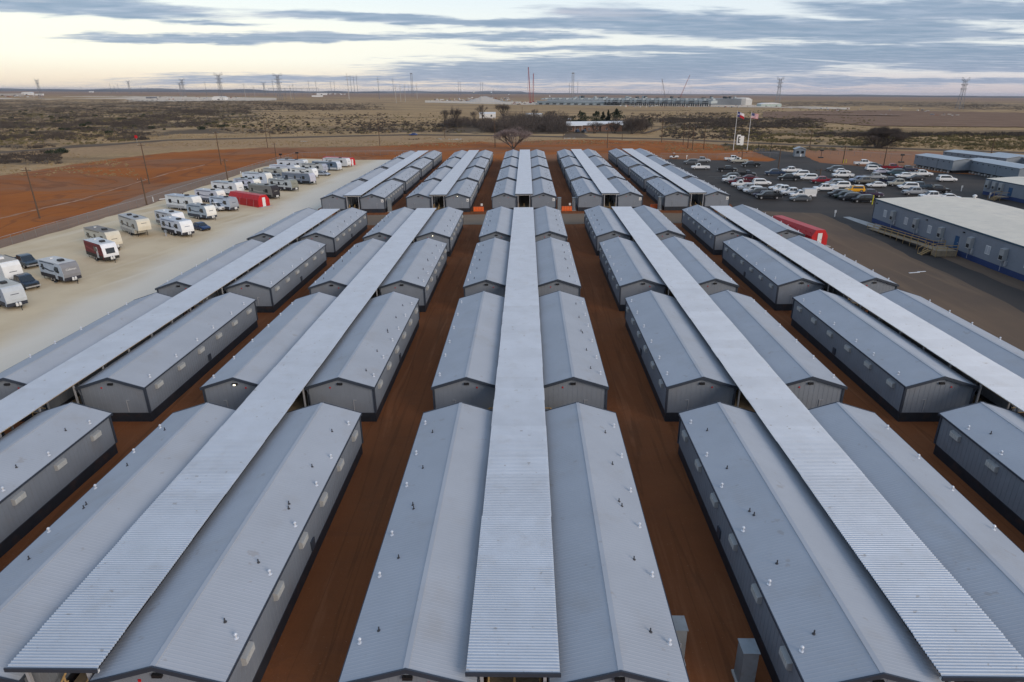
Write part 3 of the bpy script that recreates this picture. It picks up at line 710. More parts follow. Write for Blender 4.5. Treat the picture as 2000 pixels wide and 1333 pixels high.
# ------------------------------------------------------------------ vehicles
def wheel_meshes(r_, w):
    t = MB().bar((0, -w/2, 0), (0, w/2, 0), r_, r_, 14).mesh('tyre', M_tyre)
    rm_ = MB().bar((0, -w/2-.012, 0), (0, w/2+.012, 0), r_*.58, r_*.58, 10).mesh('rim', M_rim)
    return t, rm_
TY_, RM_ = wheel_meshes(.39, .26); TYs, RMs = wheel_meshes(.33, .22)
def ring(x, w, zb, zs, wt, zt): return [(x, -w, zb), (x, w, zb), (x, w+.03, (zb+zs)/2), (x, w, zs), (x, wt, zt), (x, -wt, zt), (x, -w, zs), (x, -w-.03, (zb+zs)/2)]
def make_vehicle(kind):
    """x forward, origin at centre on ground"""
    root = empty(kind, (0, 0, -100)); big = kind in ('pickup', 'regular_cab_pickup', 'service_truck', 'offroad_suv')
    if kind in ('pickup', 'regular_cab_pickup', 'service_truck'):
        L_, w, zb, zs = 5.9, .98, .52, 1.12
        x0, x1 = -L_/2, L_/2; cab0 = -.75 if kind == 'pickup' else .1
        bd = MB()
        bd.loft([ring(x0+1.95 if kind == 'pickup' else x0+2.9, w, zb, zs-.04, w-.05, zs), ring(1.25, w, zb, zs-.04, w-.05, zs), ring(x1-.35, w-.02, zb, zs-.10, w-.1, zs-.05), ring(x1, w-.16, zb+.05, zs-.22, w-.3, zs-.16)])
        bx = x0+1.95 if kind == 'pickup' else x0+2.9
        for s_ in (-1, 1): bd.box(x0, bx+.01, min(s_*w, s_*(w-.09)), max(s_*w, s_*(w-.09)), zb, zs)
        bd.box(x0, x0+.08, -w+.09, w-.09, zb, zs).box(x0+.08, bx, -w+.09, w-.09, zb, zb+.12)
        # cab
        bd.loft([[(x, -wl, z0) , (x, wl, z0), (x2, wt, z1), (x2, -wt, z1)] for x, wl, z0, x2, wt, z1 in ((cab0-.15, w-.05, zs-.01, cab0+.02, w-.22, 1.82), (cab0+.3, w-.05, zs-.01, cab0+.3, w-.22, 1.88), (1.0, w-.05, zs-.01, .55, w-.22, 1.87), (1.75, w-.08, zs-.03, 1.0, w-.24, 1.78))])
        body = bd.build('body', M_paint, root)
        MB().box(bx-1.8 if kind == 'pickup' else bx-2.7, bx-.02, -w+.1, w-.1, zb+.13, zb+.2).build('bed_liner', M_black, root)
        cabr = (cab0, 1.0)
        def sidewin(s_):
            m_ = MB()
            for a_, c_ in (((cab0+.05, .28), (.34, 1.15)) if kind == 'pickup' else ((.2, 1.15),)):
                y0, y1 = s_*(w-.085), s_*(w-.205)
                m_.add([(a_, y0, zs+.08), (c_+.0, y0, zs+.08), (min(c_, .95), y1, 1.78), (a_+.04, y1, 1.78), (a_, y0+s_*.03, zs+.08), (c_, y0+s_*.03, zs+.08), (min(c_, .95), y1+s_*.03, 1.78), (a_+.04, y1+s_*.03, 1.78)], [(0, 1, 2, 3), (4, 5, 6, 7), (0, 1, 5, 4), (1, 2, 6, 5), (2, 3, 7, 6), (3, 0, 4, 7)])
            return m_
        for s_ in (-1, 1): sidewin(s_).build('side_window', M_glass, root)
        MB().prism([(1.79, zs-.01), (1.75, zs-.01), (.99, 1.76), (1.03, 1.78)], 'y', -w+.2, w-.2).build('windshield', M_glass, root)
        MB().prism([(cab0-.17, zs+.12), (cab0-.13, zs+.12), (cab0-.02, 1.74), (cab0-.05, 1.74)], 'y', -w+.28, w-.28).build('rear_window', M_glass, root)
        MB().box(x1-.06, x1+.03, -.55, .55, zb+.15, zs-.26).build('grille', M_black, root)
        MB().box(x1-.1, x1+.10, -w+.05, w-.05, zb-.05, zb+.13).build('front_bumper', M_rim, root)
        MB().box(x0-.12, x0+.02, -w+.08, w-.08, zb-.02, zb+.12).build('rear_bumper', M_rim, root)
        if kind == 'service_truck':
            MB().box(x0-.1, cab0-.22, -w-.02, w+.02, zs+.01, 2.15).build('service_box', M_white, root)
            MB().box(x0-.05, cab0-.3, -w+.05, w-.05, 2.151, 2.2).build('ladder_rack', M_steel, root)
        wb = (x1-1.0, x0+1.25); ww = w-.12; tm_, rm_, wr = TY_, RM_, .39
    elif kind in ('suv', 'offroad_suv', 'hatchback'):
        L_ = 4.9 if kind == 'suv' else 4.6; w, zb, zs = .95, .38, 1.02; x0, x1 = -L_/2, L_/2; top = 1.72 if kind != 'hatchback' else 1.52
        bd = MB(); bd.loft([ring(x0, w-.12, zb+.1, zs-.1, w-.2, zs-.02), ring(x0+.25, w, zb, zs, w-.06, zs+.03), ring(x1-1.2, w, zb, zs-.03, w-.08, zs), ring(x1-.3, w-.04, zb, zs-.16, w-.16, zs-.1), ring(x1, w-.2, zb+.1, zs-.3, w-.36, zs-.25)])
        f0 = x1-1.25; rr_ = .55 if kind != 'offroad_suv' else .2
        bd.loft([[(a_, -w+.06, zs), (a_, w-.06, zs), (c_, w-.2, z_), (c_, -w+.2, z_)] for a_, c_, z_ in ((x0+.12, x0+.35 if kind != 'hatchback' else x0+.8, top-.1), (x0+.7, x0+.75 if kind != 'hatchback' else x0+1.2, top), (f0-.7, f0-1.1, top), (f0+.1, f0-rr_, top-.1))])
        body = bd.build('body', M_paint, root)
        for s_ in (-1, 1):
            m_ = MB(); y0, y1 = s_*(w-.09), s_*(w-.19)
            a_, c_ = x0+.45, f0-.2; d_, e_ = f0-rr_-.25, x0+(.6 if kind != 'hatchback' else 1.1)
            m_.add([(a_, y0, zs+.06), (c_, y0, zs+.06), (d_, y1, top-.12), (e_, y1, top-.12), (a_, y0+s_*.04, zs+.06), (c_, y0+s_*.04, zs+.06), (d_, y1+s_*.04, top-.12), (e_, y1+s_*.04, top-.12)], [(0, 1, 2, 3), (4, 5, 6, 7), (0, 1, 5, 4), (1, 2, 6, 5), (2, 3, 7, 6), (3, 0, 4, 7)])
            m_.build('side_window', M_glass, root)
        MB().prism([(f0+.15, zs+.01), (f0+.1, zs+.01), (f0-rr_, top-.12), (f0-rr_+.06, top-.1)], 'y', -w+.2, w-.2).build('windshield', M_glass, root)
        rx = x0+.35 if kind != 'hatchback' else x0+.8
        MB().prism([(x0+.09, zs+.1), (x0+.14, zs+.1), (rx+.0, top-.16), (rx-.05, top-.16)], 'y', -w+.22, w-.22).build('rear_window', M_glass, root)
        MB().box(x1-.1, x1+.03, -w+.25, w-.25, zb+.05, zb+.3).build('grille', M_black, root)
        if kind == 'offroad_suv':
            MB().box(x0+.4, f0-.9, -w+.22, w-.22, top+.0, top+.06).build('roof_panel', M_white, root)
            MB().bar((x0-.2, .25, 1.0), (x0, .25, 1.0), .36, .36, 12).build('spare_wheel', M_tyre, root)
        wb = (x1-.9, x0+.95); ww = w-.10; tm_, rm_, wr = (TY_, RM_, .39) if kind == 'offroad_suv' else (TYs, RMs, .34)
    elif kind == 'sedan':
        L_ = 4.8; w, zb, zs = .90, .30, .92; x0, x1 = -L_/2, L_/2; top = 1.42
        bd = MB(); bd.loft([ring(x0, w-.15, zb+.1, zs-.15, w-.25, zs-.08), ring(x0+.3, w, zb, zs-.02, w-.1, zs+.02), ring(x1-1.5, w, zb, zs-.05, w-.1, zs-.02), ring(x1-.35, w-.05, zb, zs-.25, w-.2, zs-.18), ring(x1, w-.22, zb+.08, zs-.38, w-.4, zs-.34)])
        bd.loft([[(a_, -w+.08, zs-.01), (a_, w-.08, zs-.01), (c_, w-.24, z_), (c_, -w+.24, z_)] for a_, c_, z_ in ((x0+.45, x0+1.15, top-.06), (x0+1.3, x0+1.5, top), (x1-2.0, x1-2.4, top), (x1-1.35, x1-2.1, top-.06))])
        body = bd.build('body', M_paint, root)
        for s_ in (-1, 1):
            m_ = MB(); y0, y1 = s_*(w-.10), s_*(w-.22)
            pts = [(x0+.85, y0, zs+.04), (x1-1.65, y0, zs+.04), (x1-2.25, y1, top-.1), (x0+1.25, y1, top-.1)]
            m_.add(pts+[(p_[0], p_[1]+s_*.035, p_[2]) for p_ in pts], [(0, 1, 2, 3), (4, 5, 6, 7), (0, 1, 5, 4), (1, 2, 6, 5), (2, 3, 7, 6), (3, 0, 4, 7)])
            m_.build('side_window', M_glass, root)
        MB().prism([(x1-1.3, zs-.02), (x1-1.36, zs-.02), (x1-2.1, top-.08), (x1-2.04, top-.06)], 'y', -w+.22, w-.22).build('windshield', M_glass, root)
        MB().prism([(x0+.41, zs), (x0+.47, zs), (x0+1.15, top-.08), (x0+1.09, top-.06)], 'y', -w+.24, w-.24).build('rear_window', M_glass, root)
        MB().box(x1-.1, x1+.02, -w+.25, w-.25, zb+.03, zb+.22).build('grille', M_black, root)
        wb = (x1-.9, x0+.95); ww = w-.10; tm_, rm_, wr = TYs, RMs, .33
    elif kind == 'utility_cart':
        L_ = 3.2; x0, x1 = -1.6, 1.6; w = .72
        body = MB().loft([ring(.6, w, .35, .9, w-.1, .95), ring(1.3, w-.05, .35, .8, w-.15, .85), ring(1.6, w-.2, .4, .6, w-.3, .65)]).box(-1.6, -.2, -w, w, .5, .95).box(-.2, .6, -w, w, .35, .5).build('body', M_paint, root)
        MB().box(-.25, .35, -w+.08, w-.08, .5, .8).box(-.35, -.2, -w+.08, w-.08, .8, 1.3).build('seat', M_black, root)
        fr = MB()
        for s_ in (-1, 1): fr.bar((-.4, s_*.66, .9), (-.3, s_*.62, 1.85), .04).bar((.75, s_*.66, .9), (.4, s_*.62, 1.85), .04).bar((-.3, s_*.62, 1.85), (.4, s_*.62, 1.85), .04)
        fr.build('roll_cage', M_black, root)
        MB().box(-.35, .45, -.66, .66, 1.87, 1.92).build('roof_panel', M_white, root)
        wb = (1.05, -1.05); ww = w-.05; tm_, rm_, wr = TYs, RMs, .33
    for x in wb:
        for s_ in (-1, 1):
            t = obj('wheel', tm_, root, (x, s_*ww, wr)); rm2 = obj('rim', rm_, t)
    root['_body'] = 1
    KIDS[root.name] = list(root.children)
    for c in root.children: KIDS[c.name] = list(c.children)
    return root
for ch_ in (): pass
PROTO = {}; FIRST = set()
def vehicle(kind, u, v, hdg, col, label, cat=None, dz=0.016, group=None):
    if kind not in PROTO: bpy.context.view_layer.update(); PROTO[kind] = make_vehicle(kind)
    if kind not in FIRST: r_ = PROTO[kind]; FIRST.add(kind); ch = KIDS[r_.name]
    else:
        pr = PROTO[kind]; r_ = pr.copy(); COL.objects.link(r_); ch = []
        for k_ in KIDS[pr.name]:
            c = k_.copy(); COL.objects.link(c); c.parent = r_; ch.append(c)
            for g_ in KIDS[k_.name]: d = g_.copy(); COL.objects.link(d); d.parent = c
    if '_body' in r_: del r_['_body']
    p = G(u, v); r_.location = (p.x, p.y, p.z+dz); r_.rotation_euler = (0, 0, R(hdg)); r_.scale = (1.05, 1.05, 1.08)
    for c in ch:
        if c.name.split('.')[0] == 'body': c.color = (*col, 1)
    for k_ in ('group', 'label', 'category'):
        if k_ in r_: del r_[k_]
    tag(r_, label, cat or {'pickup': 'pickup truck', 'regular_cab_pickup': 'pickup truck', 'service_truck': 'truck', 'suv': 'SUV', 'offroad_suv': 'SUV', 'hatchback': 'car', 'sedan': 'car', 'utility_cart': 'utility cart'}[kind], group)
    return r_
WH = (.80, .80, .79); BK = (.012, .013, .015); GY = (.10, .11, .12); DB = (.02, .04, .085); RD = (.24, .008, .02); SL = (.34, .36, .38); TE = (.03, .07, .09); MR = (.10, .01, .02); YL = (.75, .36, .01); CR = (.45, .43, .36)
PK, RG, SU, SE, ST, OF, HB, UC = 'pickup', 'regular_cab_pickup', 'suv', 'sedan', 'service_truck', 'offroad_suv', 'hatchback', 'utility_cart'
LOT = 'vehicles parked on the asphalt lot'
cars = [
 (UC, 1316, 310, 'L', WH, 'small white utility cart at the far left corner of the asphalt lot'),
 (PK, 1370, 317.5, 'R', SL, 'silver-white pickup facing right, behind the dark SUV at the lot\'s far left'),
 (SU, 1349, 321, 'L', GY, 'dark grey SUV at the far left of the lot, behind two pale pickups'),
 (RG, 1367.5, 331.5, 'L', WH, 'white pickup facing left, parked alone nearest the bunkhouse roofs'),
 (PK, 1431, 314.5, 'R', WH, 'white pickup facing right near the far edge, beside a smaller cream pickup'),
 (RG, 1443, 318.5, 'L', CR, 'small cream pickup at the far edge of the lot'),
 (PK, 1466, 326.5, 'L', BK, 'black pickup facing left near the tall pole, alone in the aisle'),
 (PK, 1420, 336, 'R', BK, 'black pickup facing right, alone in the middle of the left aisle'),
 (SU, 1427, 350, 'L', GY, 'dark SUV with pale roof leading the left group of parked vehicles'),
 (RG, 1456, 345.5, 'R', BK, 'low black pickup behind the leading dark SUV of the left group'),
 (PK, 1431, 357, 'L', WH, 'white pickup with dark doors second in the left group'),
 (SE, 1466, 352, 'R', MR, 'maroon car facing right behind the white pickup of the left group'),
 (PK, 1443, 360.5, 'L', MR, 'maroon pickup mostly hidden between two white pickups of the left group'),
 (RG, 1450, 366, 'L', WH, 'white regular-cab pickup in the middle of the left group'),
 (SU, 1487, 362, 'R', WH, 'white SUV facing right behind the left group'),
 (SE, 1458, 370.5, 'L', WH, 'low white car beside the white regular-cab pickup'),
 (PK, 1464, 373.5, 'L', SL, 'pale silver pickup between low white car and white SUV in left group'),
 (SU, 1470, 377.5, 'L', WH, 'white SUV facing left near the front of the left group'),
 (SU, 1480, 381, 'L', GY, 'dark grey SUV next to the big black pickup'),
 (SE, 1490, 384.5, 'L', (.05, .04, .07), 'dark purple-grey car squeezed beside the big black pickup'),
 (PK, 1501, 389, 'L', BK, 'big black pickup nearest the camera in the left group'),
 (PK, 1513, 343, 'L', DB, 'dark blue pickup with bright rims heading the middle group'),
 (PK, 1545, 338, 'L', WH, 'white pickup behind the dark blue pickup'),
 (SU, 1563, 345, 'L', WH, 'white SUV behind the black pickup of the middle group'),
 (PK, 1540, 353, 'L', BK, 'black pickup with bright rims in the middle group'),
 (SU, 1578, 352, 'L', WH, 'white SUV just left of the red pickup'),
 (PK, 1605, 358.5, 'L', RD, 'bright red pickup by the light pole with yellow bollards'),
 (SE, 1519, 371.5, 'L', WH, 'white car behind the big black pickup'),
 (PK, 1532, 377, 'L', WH, 'white pickup third from the boxed service truck'),
 (PK, 1548, 382, 'L', WH, 'white pickup directly beside the boxed service truck'),
 (ST, 1566, 387, 'L', WH, 'white service truck with tall white box on its bed'),
 (SE, 1562, 393, 'L', GY, 'dark grey sedan with bright rims in front of the service truck'),
 (PK, 1686, 323.5, 'R', WH, 'white pickup facing right at the far edge near the shore of red dirt'),
 (SE, 1708, 327, 'R', (.12, .15, .16), 'grey-teal car behind the white crossover of the far right group'),
 (SU, 1706, 334, 'R', WH, 'white crossover between grey-teal car and pale sedan'),
 (SE, 1723, 339, 'R', (.55, .53, .60), 'pale lilac-white sedan in the far right group'),
 (PK, 1741, 332, 'R', RD, 'dark red pickup in the far right group'),
 (SU, 1630, 335, 'L', GY, 'grey SUV behind two white vehicles in the centre right aisle'),
 (SE, 1644, 339, 'R', WH, 'white car between grey SUV and big white pickup'),
 (PK, 1645, 347.5, 'L', WH, 'big white pickup facing left in the centre right aisle'),
 (SU, 1676, 357, 'L', (.30, .36, .50), 'pale blue SUV leading the right centre row'),
 (PK, 1690, 359.5, 'L', (.16, .15, .13), 'grey-brown pickup beside the pale blue SUV'),
 (PK, 1708, 351, 'R', SL, 'silver pickup behind the grey-brown pickup'),
 (SE, 1710, 366, 'L', WH, 'clean white sedan in front of the silver pickup'),
 (OF, 1668, 376.5, 'L', YL, 'yellow off-road SUV with white roof'),
 (SU, 1640, 368, 'L', WH, 'white SUV behind the yellow one'),
 (SU, 1629, 363, 'L', SL, 'silver SUV hidden behind the white SUV near the yellow one'),
 (PK, 1611, 374, 'L', WH, 'white pickup with dark bed left of the yellow SUV'),
 (SU, 1636, 384.5, 'L', (.04, .04, .045), 'charcoal SUV below the yellow one, leftmost of the dark group'),
 (SU, 1648, 388, 'L', (.02, .035, .03), 'dark green SUV in the dark group'),
 (SU, 1659, 391.5, 'L', (.03, .035, .04), 'dark grey SUV second from the office building corner'),
 (SU, 1684, 395.5, 'L', BK, 'black SUV with bright rims by the office building corner'),
 (PK, 1697, 385.5, 'R', (.04, .02, .05), 'dark purple pickup behind the black SUV by the office'),
 (SU, 1748, 342, 'L', TE, 'dark teal SUV in the far right group'),
 (PK, 1771, 336, 'R', (.015, .02, .05), 'navy pickup behind the dark teal SUV'),
 (HB, 1764, 348, 'L', WH, 'small white hatchback in the far right group'),
 (PK, 1798, 345, 'R', WH, 'long white pickup facing right beside the blocked-up building'),
 (SE, 1787, 352.5, 'L', (.03, .03, .035), 'low dark sports sedan in front of the long white pickup'),
 (SU, 1848, 355, 'R', WH, 'large white SUV with black rear pillar, alone at right'),
 (PK, 1737, 359.5, 'R', (.012, .016, .04), 'navy pickup right of the clean white sedan'),
 (PK, 1756, 364, 'L', CR, 'cream-white pickup in the row behind the office roof'),
 (SU, 1772, 370, 'L', WH, 'white SUV between the cream pickup and the dark blue pickup'),
 (PK, 1795, 370, 'L', (.06, .09, .12), 'dark blue pickup behind the silver crew-cab pickup'),
 (PK, 1787, 381, 'L', SL, 'silver crew-cab pickup closest to the office roof'),
 (PK, 1828, 377, 'R', (.02, .018, .02), 'black pickup facing right behind the silver crew-cab'),
 (PK, 1821, 390, 'L', WH, 'white pickup whose lower half hides behind the office roof'),
 (SE, 1856, 391, 'R', WH, 'white car with black windows just above the office roof'),
]
for (k_, u, v, d_, col, lb) in cars:
    vehicle(k_, u, v, (-8 if d_ == 'R' else 172)+rng.uniform(-4, 4), col, lb, group=LOT)
vehicle(PK, 50, 561, -33, (.018, .032, .055), 'dark blue pickup parked between two pale travel trailers', group='vehicles parked among the travel trailers')
vehicle(PK, 52, 520, -33, (.05, .075, .10), 'slate blue pickup behind the large white camper', group='vehicles parked among the travel trailers')
vehicle(SE, 394, 449, -36, (.012, .035, .11), 'blue sedan beside the white camper with chevrons', group='vehicles parked among the travel trailers')
vehicle(SU, 541, 351, -30, SL, 'pale SUV between the middle trailers', group='vehicles parked among the travel trailers')
vehicle(SE, 632, 343.5, -22, (.40, .44, .50), 'pale blue sedan in front of the far trailers', group='vehicles parked among the travel trailers')
vehicle(PK, 425, 411, -36, WH, 'white pickup tucked behind the small white-nosed trailer', group='vehicles parked among the travel trailers')
vehicle(SE, 807, 265.5, 176, (.02, .05, .20), 'blue car driving along the far highway', dz=.12)

# ------------------------------------------------------------------ travel trailers
WTT, WRM = wheel_meshes(.36, .22)
def rv(u, v, hdg, L_, label, body=(.62, .63, .64), low=(.06, .07, .09), nose=(.65, .65, .65), roof=(.50, .50, .48), side=None, stripe=(.10, .11, .14), H_=3.15, fifth=False, slide=False, nwin=3, noselow=False, name_text=None, nosewin=False, acn=1, wide=2.5, band=True, acw=False):
    p = G(u, v); r_ = empty('travel_trailer', (p.x, p.y, .012), R(hdg), label, 'camper trailer', 'campers parked on the gravel lot')
    w = wide/2; zb = .55
    if fifth: H_ = max(H_, 3.6); prof = [(-L_, zb), (-2.6, zb), (-2.3, 1.45), (-.1, 1.45), (0, 2.2), (-.12, H_-.35), (-.55, H_), (-L_+.12, H_-.05), (-L_, H_-.25)]; nose_pts = [(-.1, 1.45), (0, 2.2), (-.12, H_-.35), (-.55, H_)]
    else: prof = [(-L_, zb), (-.35, zb), (-.05, zb+.45), (0, zb+.9), (-.17, H_-.62), (-.48, H_-.12), (-.72, H_), (-L_+.1, H_-.04), (-L_, H_-.2)]; nose_pts = [(-.05, zb+.45), (0, zb+.9), (-.17, H_-.62), (-.48, H_-.12), (-.72, H_)]
    MB().prism(prof, 'y', -w, w).build('shell', M_matte, r_, color=side or tuple(min(.82, c*1.25) for c in body))
    # nose cap: proud strip over the front
    o_ = [(x+.035, z+(.02 if k == len(nose_pts)-1 else 0)) for k, (x, z) in enumerate(nose_pts)]
    nc = MB(); n = len(nose_pts)
    for i in range(n-1):
        a, c = nose_pts[i], nose_pts[i+1]; a2, c2 = o_[i], o_[i+1]
        nc.prism([a, a2, c2, c], 'y', -w+.02, w-.02)
    cap = nc.build('nose_cap', M_matte, r_, color=tuple(min(.85, c*1.2) for c in nose))
    # roof membrane
    MB().prism([(-L_+.05, H_-.03), (-.74 if not fifth else -.6, H_+.005), (-.74 if not fifth else -.6, H_+.03), (-L_+.05, H_+.01)], 'y', -w-.03, w+.03).build('roof', M_matte, r_, color=roof)
    xf = -.45 if not fifth else -2.7
    if band:
        for s_ in (-1, 1): MB().box(-L_+.02, xf, min(s_*w, s_*(w+.02)), max(s_*w, s_*(w+.02)), zb, zb+.62).build('lower_panel', M_matte, r_, color=low)
        if not fifth: MB().box(-.38, .0, -w+.05, w-.05, zb-.02, zb+.44).build('front_skirt', M_matte, r_, color=low)
    # graphics stripe on the sides
    for s_ in (-1, 1):
        y0, y1 = s_*w, s_*(w+.014)
        z_ = zb+.95; sm_ = MB()
        sm_.prism([(-L_*.95, z_+.5), (-L_*.55, z_+.12), (-L_*.2, z_+.30), (-L_*.12, z_+.42), (-L_*.55, z_+.3), (-L_*.9, z_+.72)], 'y', min(y0, y1), max(y0, y1))
        sm_.build('side_stripe', M_matte, r_, color=stripe)
        y1 = s_*(w+.03)
        for k in range(nwin):
            x = -L_*(.24+.6*k/max(1, nwin-1)) if nwin > 1 else -L_*.4
            ww = .95 if k % 2 == 0 else .6
            f_ = MB().box(x-ww/2-.05, x+ww/2+.05, min(y0, y1), max(y0, y1), zb+1.10, zb+2.02).build('window', M_black, r_)
            MB().box(x-ww/2, x+ww/2, min(y1, y1+s_*.008), max(y1, y1+s_*.008), zb+1.16, zb+1.96).build('pane', M_glass, f_)
    # entry door on the right-hand side
    d = MB().box(-L_*.36, -L_*.36+.68, -w-.035, -w, zb+.05, zb+1.95).build('door', M_matte, r_, color=tuple(min(.8, c*1.15) for c in body))
    MB().box(-L_*.36+.12, -L_*.36+.5, -w-.045, -w-.036, zb+1.3, zb+1.75).build('pane', M_glass, d)
    MB().box(-L_*.36+.02, -L_*.36+.7, -w-.5, -w-.1, .22, .28).build('step', M_black, r_)
    MB().bar((-L_*.9, -w-.06, H_-.18), (-L_*.3, -w-.06, H_-.18), .06, .06, 8).build('awning_roll', M_matte, r_, color=stripe)
    for k in range(acn):
        x = -L_*(.35+.35*k)
        MB().prism([(x-.5, H_+.02), (x+.5, H_+.02), (x+.35, H_+.32), (x-.4, H_+.32)], 'y', -.35, .35).build('roof_air_conditioner', M_white if acw else M_black, r_)
    MB().box(-L_*.8, -L_*.8+.4, -.2, .2, H_+.02, H_+.14).build('roof_vent', M_white, r_)
    if slide:
        sb = MB().box(-L_*.75, -L_*.42, w-.02, w+.75, zb+.15, H_-.35).build('slide_out', M_matte, r_, color=body)
        MB().box(-L_*.75-.02, -L_*.42+.02, w-.02, w+.78, H_-.345, H_-.29).build('slide_roof', M_black, sb)
        MB().box(-L_*.42, -L_*.42+.02, w+.15, w+.6, zb+1.1, zb+1.8).build('window', M_glass, sb)
    for s_ in (-1, 1):
        for k in (0, 1):
            t = obj('wheel', WTT, r_, (-L_*.58+k*.85, s_*(w-.1), .36)); obj('rim', WRM, t)
    MB().box(-L_+.1, -.5 if not fifth else -2.7, -w+.3, w-.3, .38, zb).build('chassis', M_black, r_)
    if not fifth:
        t = MB().bar((-.4, -.6, .5), (1.15, 0, .5), .06).bar((-.4, .6, .5), (1.15, 0, .5), .06).bar((1.0, 0, 0), (1.0, 0, .75), .045).build('tongue', M_black, r_)
        for s_ in (-1, 1): MB().bar((.35, s_*.19, .55), (.35, s_*.19, .95), .16, .16, 8).bar((.35, s_*.19, .95), (.35, s_*.19, 1.05), .16, .05, 8).build('propane_tank', M_white, r_)
    else:
        for s_ in (-1, 1): MB().bar((-1.9, s_*.9, 0), (-1.9, s_*.9, 1.5), .06).build('landing_jack', M_black, r_)
    for x in (-L_+.3, -L_*.4):
        for s_ in (-1, 1): MB().bar((x, s_*(w-.25), 0), (x, s_*(w-.15), .5), .04).build('stabiliser', M_black, r_)
    if nosewin:
        MB().prism([(.045, zb+.98), (.07, zb+.98), (-.105, H_-.70), (-.14, H_-.70)], 'y', -.7, .7).build('nose_window', M_glass, r_)
    # lettering / badge on the nose
    if name_text:
        fc = bpy.data.curves.new('lettering', 'FONT'); fc.body = name_text; fc.size = .42; fc.align_x = 'CENTER'; fc.extrude = .006; fc.shear = .2
        to = bpy.data.objects.new('lettering', fc); COL.objects.link(to); bpy.context.view_layer.update()
        dg = bpy.context.evaluated_depsgraph_get(); tm = bpy.data.meshes.new_from_object(to.evaluated_get(dg)); bpy.data.objects.remove(to)
        tm.materials.clear(); tm.materials.append(M_white)
        a, c = nose_pts[1], nose_pts[2]; dv = Vector((c[0]-a[0], 0, c[1]-a[1])).normalized(); rv_ = Vector((0, 1, 0)); nv = rv_.cross(dv)
        o = obj('lettering', tm, r_); pt = Vector((a[0], 0, a[1])).lerp(Vector((c[0], 0, c[1])), .55)+nv*.05
        o.matrix_local = Matrix(((rv_.x, dv.x, nv.x, pt.x), (rv_.y, dv.y, nv.y, pt.y), (rv_.z, dv.z, nv.z, pt.z), (0, 0, 0, 1)))
    elif not nosewin:
        zz = zb+1.55 if not fifth else H_-.75; a, c = nose_pts[1], nose_pts[2]; t = (zz-a[1])/(c[1]-a[1]); xx = a[0]+(c[0]-a[0])*t+.04
        MB().box(xx-.02, xx+.015, -.5, .5, zz-.05, zz+.05).build('nose_lettering', M_matte, r_, color=stripe)
    return r_
HD = -33
CRM = (.56, .52, .42)
rv(38, 604, HD, 8.5, 'silver-grey trailer with dark belly cut off by the left picture edge', body=(.24, .28, .34), low=(.03, .035, .05), nose=(.42, .45, .47), roof=(.50, .48, .42), nwin=2)
rv(34, 557, HD, 10.5, 'tall white camper with beige roof behind the dark blue pickup', body=(.58, .60, .60), nose=(.66, .67, .66), roof=(.42, .36, .29), band=False, H_=3.6, slide=True, acw=True)
rv(146, 553, HD+3, 7.2, 'small white and black trailer with grey nose and white lettering', body=(.42, .47, .52), low=(.03, .03, .04), nose=(.19, .19, .20), roof=(.60, .58, .54), nwin=2, name_text='Coleman', stripe=(.03, .04, .06))
rv(221, 512, HD-4, 7.6, 'trailer with dark red sides and white nose with wide window', body=(.5, .5, .5), side=(.17, .015, .02), low=(.02, .02, .02), nose=(.66, .67, .69), roof=(.62, .62, .60), nosewin=True, nwin=1, stripe=(.3, .05, .05))
rv(229, 489, HD-2, 9.5, 'cream camper with brown roof behind the dark red trailer', body=(.50, .48, .40), nose=CRM, roof=(.22, .19, .16), slide=True, H_=3.4, nwin=3, low=(.30, .28, .24), stripe=(.12, .10, .08))
rv(287, 464, HD-8, 10.5, 'large cream fifth-wheel camper with slide-out and three black roof units', body=(.50, .49, .44), nose=CRM, roof=(.44, .43, .41), fifth=True, slide=True, acn=2, stripe=(.08, .08, .09), low=(.40, .39, .36))
rv(370, 463, HD-3, 8.6, 'white trailer with chevron nose and black belly beside the blue sedan', body=(.55, .58, .64), nose=(.70, .71, .73), low=(.03, .03, .04), roof=(.52, .54, .56), nwin=3, stripe=(.16, .20, .30))
rv(354, 446, HD-3, 8.2, 'white trailer hidden behind the chevron-nosed one', body=(.56, .56, .56), nose=(.68, .68, .68), roof=(.60, .60, .58), low=(.20, .19, .18))
rv(390, 413, HD+6, 10.5, 'long white camper with large dark windows along its side', body=(.58, .61, .62), nose=(.66, .66, .63), roof=(.44, .48, .52), H_=3.5, low=(.40, .42, .44), slide=True, nwin=3, stripe=(.35, .37, .40))
rv(416, 430, HD+2, 7.4, 'small trailer with white nose and grey-blue sides', body=(.34, .40, .45), nose=(.68, .67, .62), low=(.05, .06, .08), roof=(.30, .32, .32), nwin=2, stripe=(.05, .07, .12))
rv(460, 413, HD+4, 7.6, 'small trailer with grey nose in front of the red shelter', body=(.44, .50, .58), nose=(.26, .28, .31), low=(.04, .04, .05), roof=(.36, .38, .40), nwin=2, stripe=(.03, .04, .08))
rv(436, 397, HD+6, 9.0, 'white trailer left of the long red shelter', body=(.52, .53, .58), nose=(.66, .66, .62), low=(.12, .13, .16), roof=(.55, .56, .56), nwin=2, stripe=(.10, .11, .18))
rv(472, 382, HD+8, 10.0, 'white camper with four dark windows behind the red shelter', body=(.60, .62, .64), nose=(.68, .67, .65), roof=(.42, .46, .47), H_=3.5, nwin=3, band=False)
rv(506, 372, HD+8, 8.5, 'lilac-white trailer behind the black-nosed toy hauler', body=(.52, .53, .62), nose=(.66, .65, .60), roof=(.40, .43, .42), nwin=3, low=(.03, .04, .05), acn=2)
